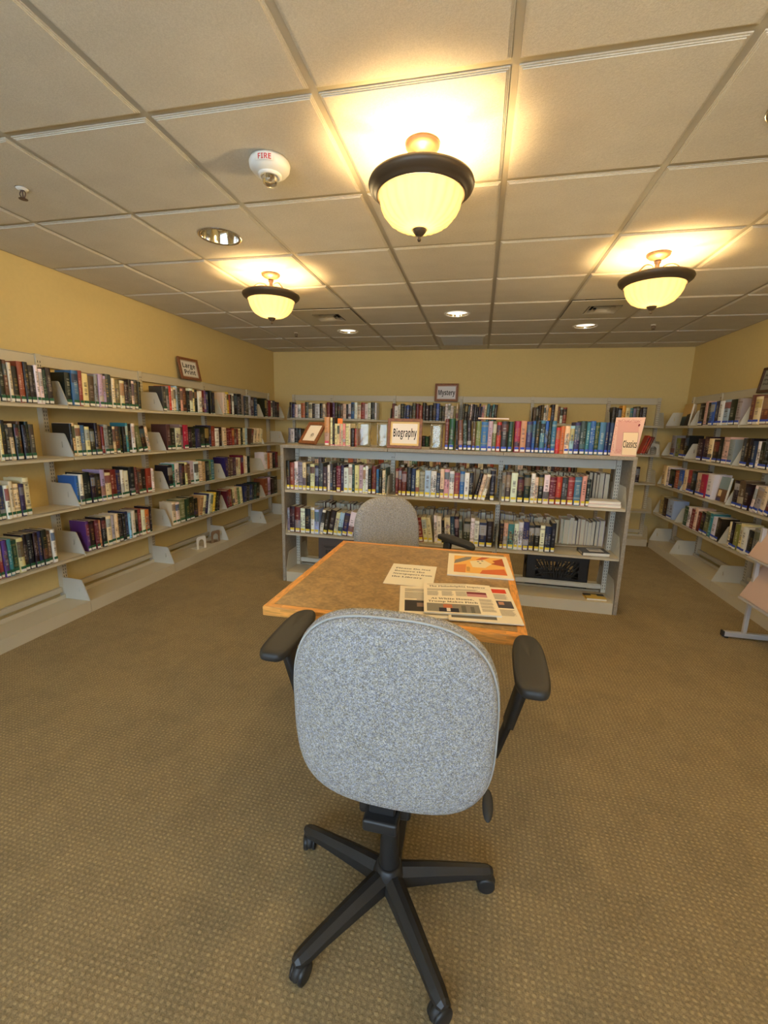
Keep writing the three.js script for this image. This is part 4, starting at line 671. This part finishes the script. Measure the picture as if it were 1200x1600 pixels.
// ------------------------------------------------------------------ swivel chairs
const superOutline = (w, h, n, e0, e1, taper = 0) => Array.from({ length: n }, (_, k) => { const a = k / n * Math.PI * 2, c = Math.cos(a), s = Math.sin(a), e = s > 0 ? e1 : e0, q = Math.pow(Math.pow(Math.abs(c), e) + Math.pow(Math.abs(s), e), -1 / e); return [c * q * w / 2 * (1 + taper * s * q), s * q * h / 2]; });
function padShape(outline, layers, bend) {                 // layers: [scale or inset in metres, depth]
  return loft(layers.map(([k, z]) => outline.map(([x, y]) => { const px = x * k, py = y * k; return [px, py, z - bend * px * px]; })), true, true, true);
}
const chairParts = (() => {
  const o = superOutline(0.492, 0.532, 96, 3.7, 2.8, -0.01), bend = 0.36;
  const cover = padShape(o, [[0.02, 0.004], [0.35, 0.004], [0.65, 0.002], [0.84, -0.002], [0.93, -0.008], [0.968, -0.016], [0.975, -0.026], [0.965, -0.030]], bend);
  const cushion = padShape(o, [[0.955, -0.026], [0.985, -0.030], [1.0, -0.042], [0.995, -0.056], [0.96, -0.070], [0.88, -0.080], [0.6, -0.088], [0.3, -0.09], [0.02, -0.09]], bend);
  const ring = o.map(([x, y]) => [x * 0.982, y * 0.982, -0.0275 - bend * x * x]);
  const piping = tube(ring.filter((_, k) => k % 2 === 0), 0.0032, 120, 6, true);
  const so = superOutline(0.48, 0.42, 72, 3, 3.4);
  const seat = padShape(so, [[0.02, 0.03], [0.5, 0.03], [0.85, 0.024], [0.95, 0.014], [1, -0.004], [0.99, -0.022], [0.95, -0.034], [0.6, -0.036], [0.02, -0.036]], 0); seat.rotateX(-Math.PI / 2);
  // armrest pad: broad rear, rounded front
  const ao = Array.from({ length: 48 }, (_, k) => { const a = k / 48 * Math.PI * 2, c = Math.cos(a), s = Math.sin(a), e = s > 0 ? 2.3 : 4.2, q = Math.pow(Math.pow(Math.abs(c), e) + Math.pow(Math.abs(s), e), -1 / e); return [c * q * 0.047 + (s > 0 ? 0 : 0), s * q * 0.168]; });
  const arm = loft([[0.02, 0.0], [0.6, 0.0], [0.88, -0.001], [0.97, -0.006], [1, -0.014], [0.97, -0.024], [0.85, -0.03], [0.02, -0.03]].map(([k, y]) => ao.map(([x, z]) => { const q = k > 0.5 ? 1 - (1 - k) * 0.35 : k * 0.9, zz = z * q; return [x * k, y - (zz > 0.08 ? (zz - 0.08) * (zz - 0.08) * 1.4 : 0), -zz]; })));
  const sec = (w, y0, y1, z, r = 0.35) => { const b = w * r; return [[-w / 2, y0, z], [w / 2, y0, z], [w / 2, y1 - b * 0.8, z], [w / 2 - b, y1, z], [-w / 2 + b, y1, z], [-w / 2, y1 - b * 0.8, z]]; };
  const leg = loft([sec(0.058, 0.062, 0.118, 0.02), sec(0.056, 0.064, 0.116, 0.05), sec(0.05, 0.064, 0.107, 0.14), sec(0.043, 0.062, 0.094, 0.24), sec(0.041, 0.058, 0.087, 0.288), sec(0.034, 0.060, 0.082, 0.312), sec(0.02, 0.063, 0.076, 0.322)]);
  const wheel = (() => { const g = lathe([[0, -0.009], [0.019, -0.009], [0.0255, -0.005], [0.027, 0], [0.0255, 0.006], [0.02, 0.009], [0, 0.0095]], 28); g.rotateZ(Math.PI / 2); return g; })();
  const hood = (() => { const g = new THREE.SphereGeometry(0.030, 20, 12, 0, Math.PI * 2, 0, 1.75); g.scale(0.62, 1, 1); return g; })();
  return { cover, cushion, piping, seat, arm, leg, wheel, hood, flat: g => { g.computeVertexNormals(); return g; } };
})();
chairParts.leg = (() => { const g = chairParts.leg.toNonIndexed(); g.computeVertexNormals(); return g; })();
function swivelChair(label, pos, turn, o) {
  const t = thing('office_chair', label, 'chair', pos, turn, 'grey fabric swivel chairs at the reading table'), P = chairParts;
  for (let k = 0; k < 5; k++) {
    const a = Math.PI + k * Math.PI * 2 / 5 + (o.spin ?? 0), lx = Math.sin(a) * 0.303, lz = Math.cos(a) * 0.303;
    part('base_leg', P.leg, M.black, t, null, [0, a, 0]);
    const c = part('caster', P.hood, M.softBlack, t, [lx, 0.031, lz], [0, a + 0.9 + k * 1.3, 0]);
    part('caster_stem', cyl(0.007, 0.007, 0.02, 0.036, 12), M.black, c);
    for (const s of [-1, 1]) part('wheel', P.wheel, M.black, c, [s * 0.0125, -0.004, 0]);
  }
  part('hub', lathe([[0, 0.058], [0.036, 0.058], [0.046, 0.07], [0.046, 0.105], [0.036, 0.125], [0.03, 0.13], [0, 0.13]], 36), M.black, t);
  part('gas_lift', merge(cyl(0.029, 0.026, 0.12, 0.29), cyl(0.014, 0.014, 0.28, 0.41)), M.black, t);
  part('tilt_mechanism', merge(rboxAt(-0.07, 0.07, 0.385, 0.44, -0.12, 0.10, 0.01, 3), rboxAt(-0.045, 0.045, 0.395, 0.43, 0.08, 0.16, 0.008, 2)), M.black, t);
  part('seat', P.seat, M.fabric, t, [0, 0.468, -0.09]);
  part('seat_pan', rboxAt(-0.14, 0.14, 0.433, 0.447, -0.25, 0.06, 0.006, 2), M.black, t);
  const back = new THREE.Group(); back.name = 'backrest'; back.position.set(o.bx ?? 0, o.by, o.bz); back.rotation.x = o.tilt; t.add(back);
  part('back_cover', P.cover, M.fabric, back); part('back_cushion', P.cushion, M.fabric, back); part('piping', P.piping, M.pipe, back);
  const low = o.by - 0.28;
  part('back_bracket', merge(rboxAt(-0.034, 0.034, 0.375, low + 0.12, o.bz - 0.095, o.bz - 0.072, 0.006, 2), rboxAt(-0.034, 0.034, 0.372, 0.40, 0.06, o.bz - 0.07, 0.008, 2)), M.black, t);
  const arm = new Array(2);
  for (const s of [-1, 1]) {
    const ax = s * 0.362, y = o.arm;
    part('armrest', P.arm, M.softBlack, t, [ax, y, -0.142], [0, s * -0.03, 0]);
    part('arm_post', merge(loft([[[-0.010, 0, -0.026], [0.010, 0, -0.026], [0.010, 0, 0.026], [-0.010, 0, 0.026]].map(([x, , z]) => [s * 0.345 + x * 1.3, y - 0.026, -0.075 + z * 1.15]), [[-0.010, -0.026], [0.010, -0.026], [0.010, 0.026], [-0.010, 0.026]].map(([x, z]) => [s * 0.314 + x * 1.2, y - 0.19, -0.10 + z])]),
      loft([[[-0.008, -0.02], [0.008, -0.02], [0.008, 0.02], [-0.008, 0.02]].map(([x, z]) => [s * 0.316 + x, y - 0.18, -0.10 + z]), [[-0.008, -0.02], [0.008, -0.02], [0.008, 0.02], [-0.008, 0.02]].map(([x, z]) => [s * 0.287 + x, 0.452, -0.13 + z]), [[-0.008, -0.02], [0.008, -0.02], [0.008, 0.02], [-0.008, 0.02]].map(([x, z]) => [s * 0.242 + x, 0.434 + x * s * 0.5, -0.175 + z])]),
      boxAt(Math.min(s * 0.06, s * 0.25), Math.max(s * 0.06, s * 0.25), 0.424, 0.437, -0.20, -0.16)), M.black, t);
  }
  const paddle = new THREE.SphereGeometry(1, 20, 14); paddle.scale(0.0145, 0.008, 0.042); paddle.rotateX(0.35); paddle.translate(0.266, 0.424, 0.035);
  part('height_lever', merge(tube([[0.06, 0.424, -0.05], [0.2, 0.432, -0.03], [0.262, 0.432, 0.0]], 0.005, 12, 8), paddle), M.softBlack, t);
  return t;
}
swivelChair('grey fabric swivel chair with its back turned, pulled up to the newspapers', [-0.183, 0, -1.05], 0, { by: 0.737, bz: 0.205, bx: 0.022, tilt: 0.10, arm: 0.768 });
swivelChair('grey fabric swivel chair between reading table and island bookcase', [-0.47, 0, -2.66], 3.88, { by: 0.675, bz: 0.20, tilt: 0.10, arm: 0.69, spin: 0.4 });

// ------------------------------------------------------------------ display stand by the facing wall
{
  const t = thing('display_stand', 'pink panelled sloping display stand with silver T foot', 'stand', [1.86, 0, -3.29]);
  const L = 1.0;
  for (const z of [0, L - 0.05]) {
    const leg = part('foot_tube', rboxAt(-0.095, 0.275, 0.012, 0.048, z - 0.016, z + 0.016, 0.005, 2), M.silver, t);
    for (const x of [-0.103, 0.268]) part('end_cap', rboxAt(x, x + 0.014, 0.01, 0.05, z - 0.018, z + 0.018, 0.004, 2), M.black, leg);
    for (const x of [-0.07, 0.25]) part('glide', cyl(0.014, 0.014, 0, 0.014, 16, x, z), M.black, leg);
    part('post', rboxAt(0.02, 0.045, 0.045, 0.80, z - 0.0125, z + 0.0125, 0.004, 2), M.silver, t);
  }
  for (const [x, y, tilt, w] of [[-0.02, 0.31, -0.42, 0.26], [-0.015, 0.60, -0.42, 0.24]]) {
    const g = rboxAt(-0.009, 0.009, 0, w, -0.02, L - 0.03, 0.004, 2);
    part('sloping_panel', g, M.pinkPanel, t, [x, y, 0.0], [0, 0, tilt]);
    part('panel_rest', rboxAt(x - 0.02, x + 0.035, y - 0.012, y, -0.01, L - 0.04, 0.003, 1), M.silver, t);
  }
}

renderer.render(scene, camera);
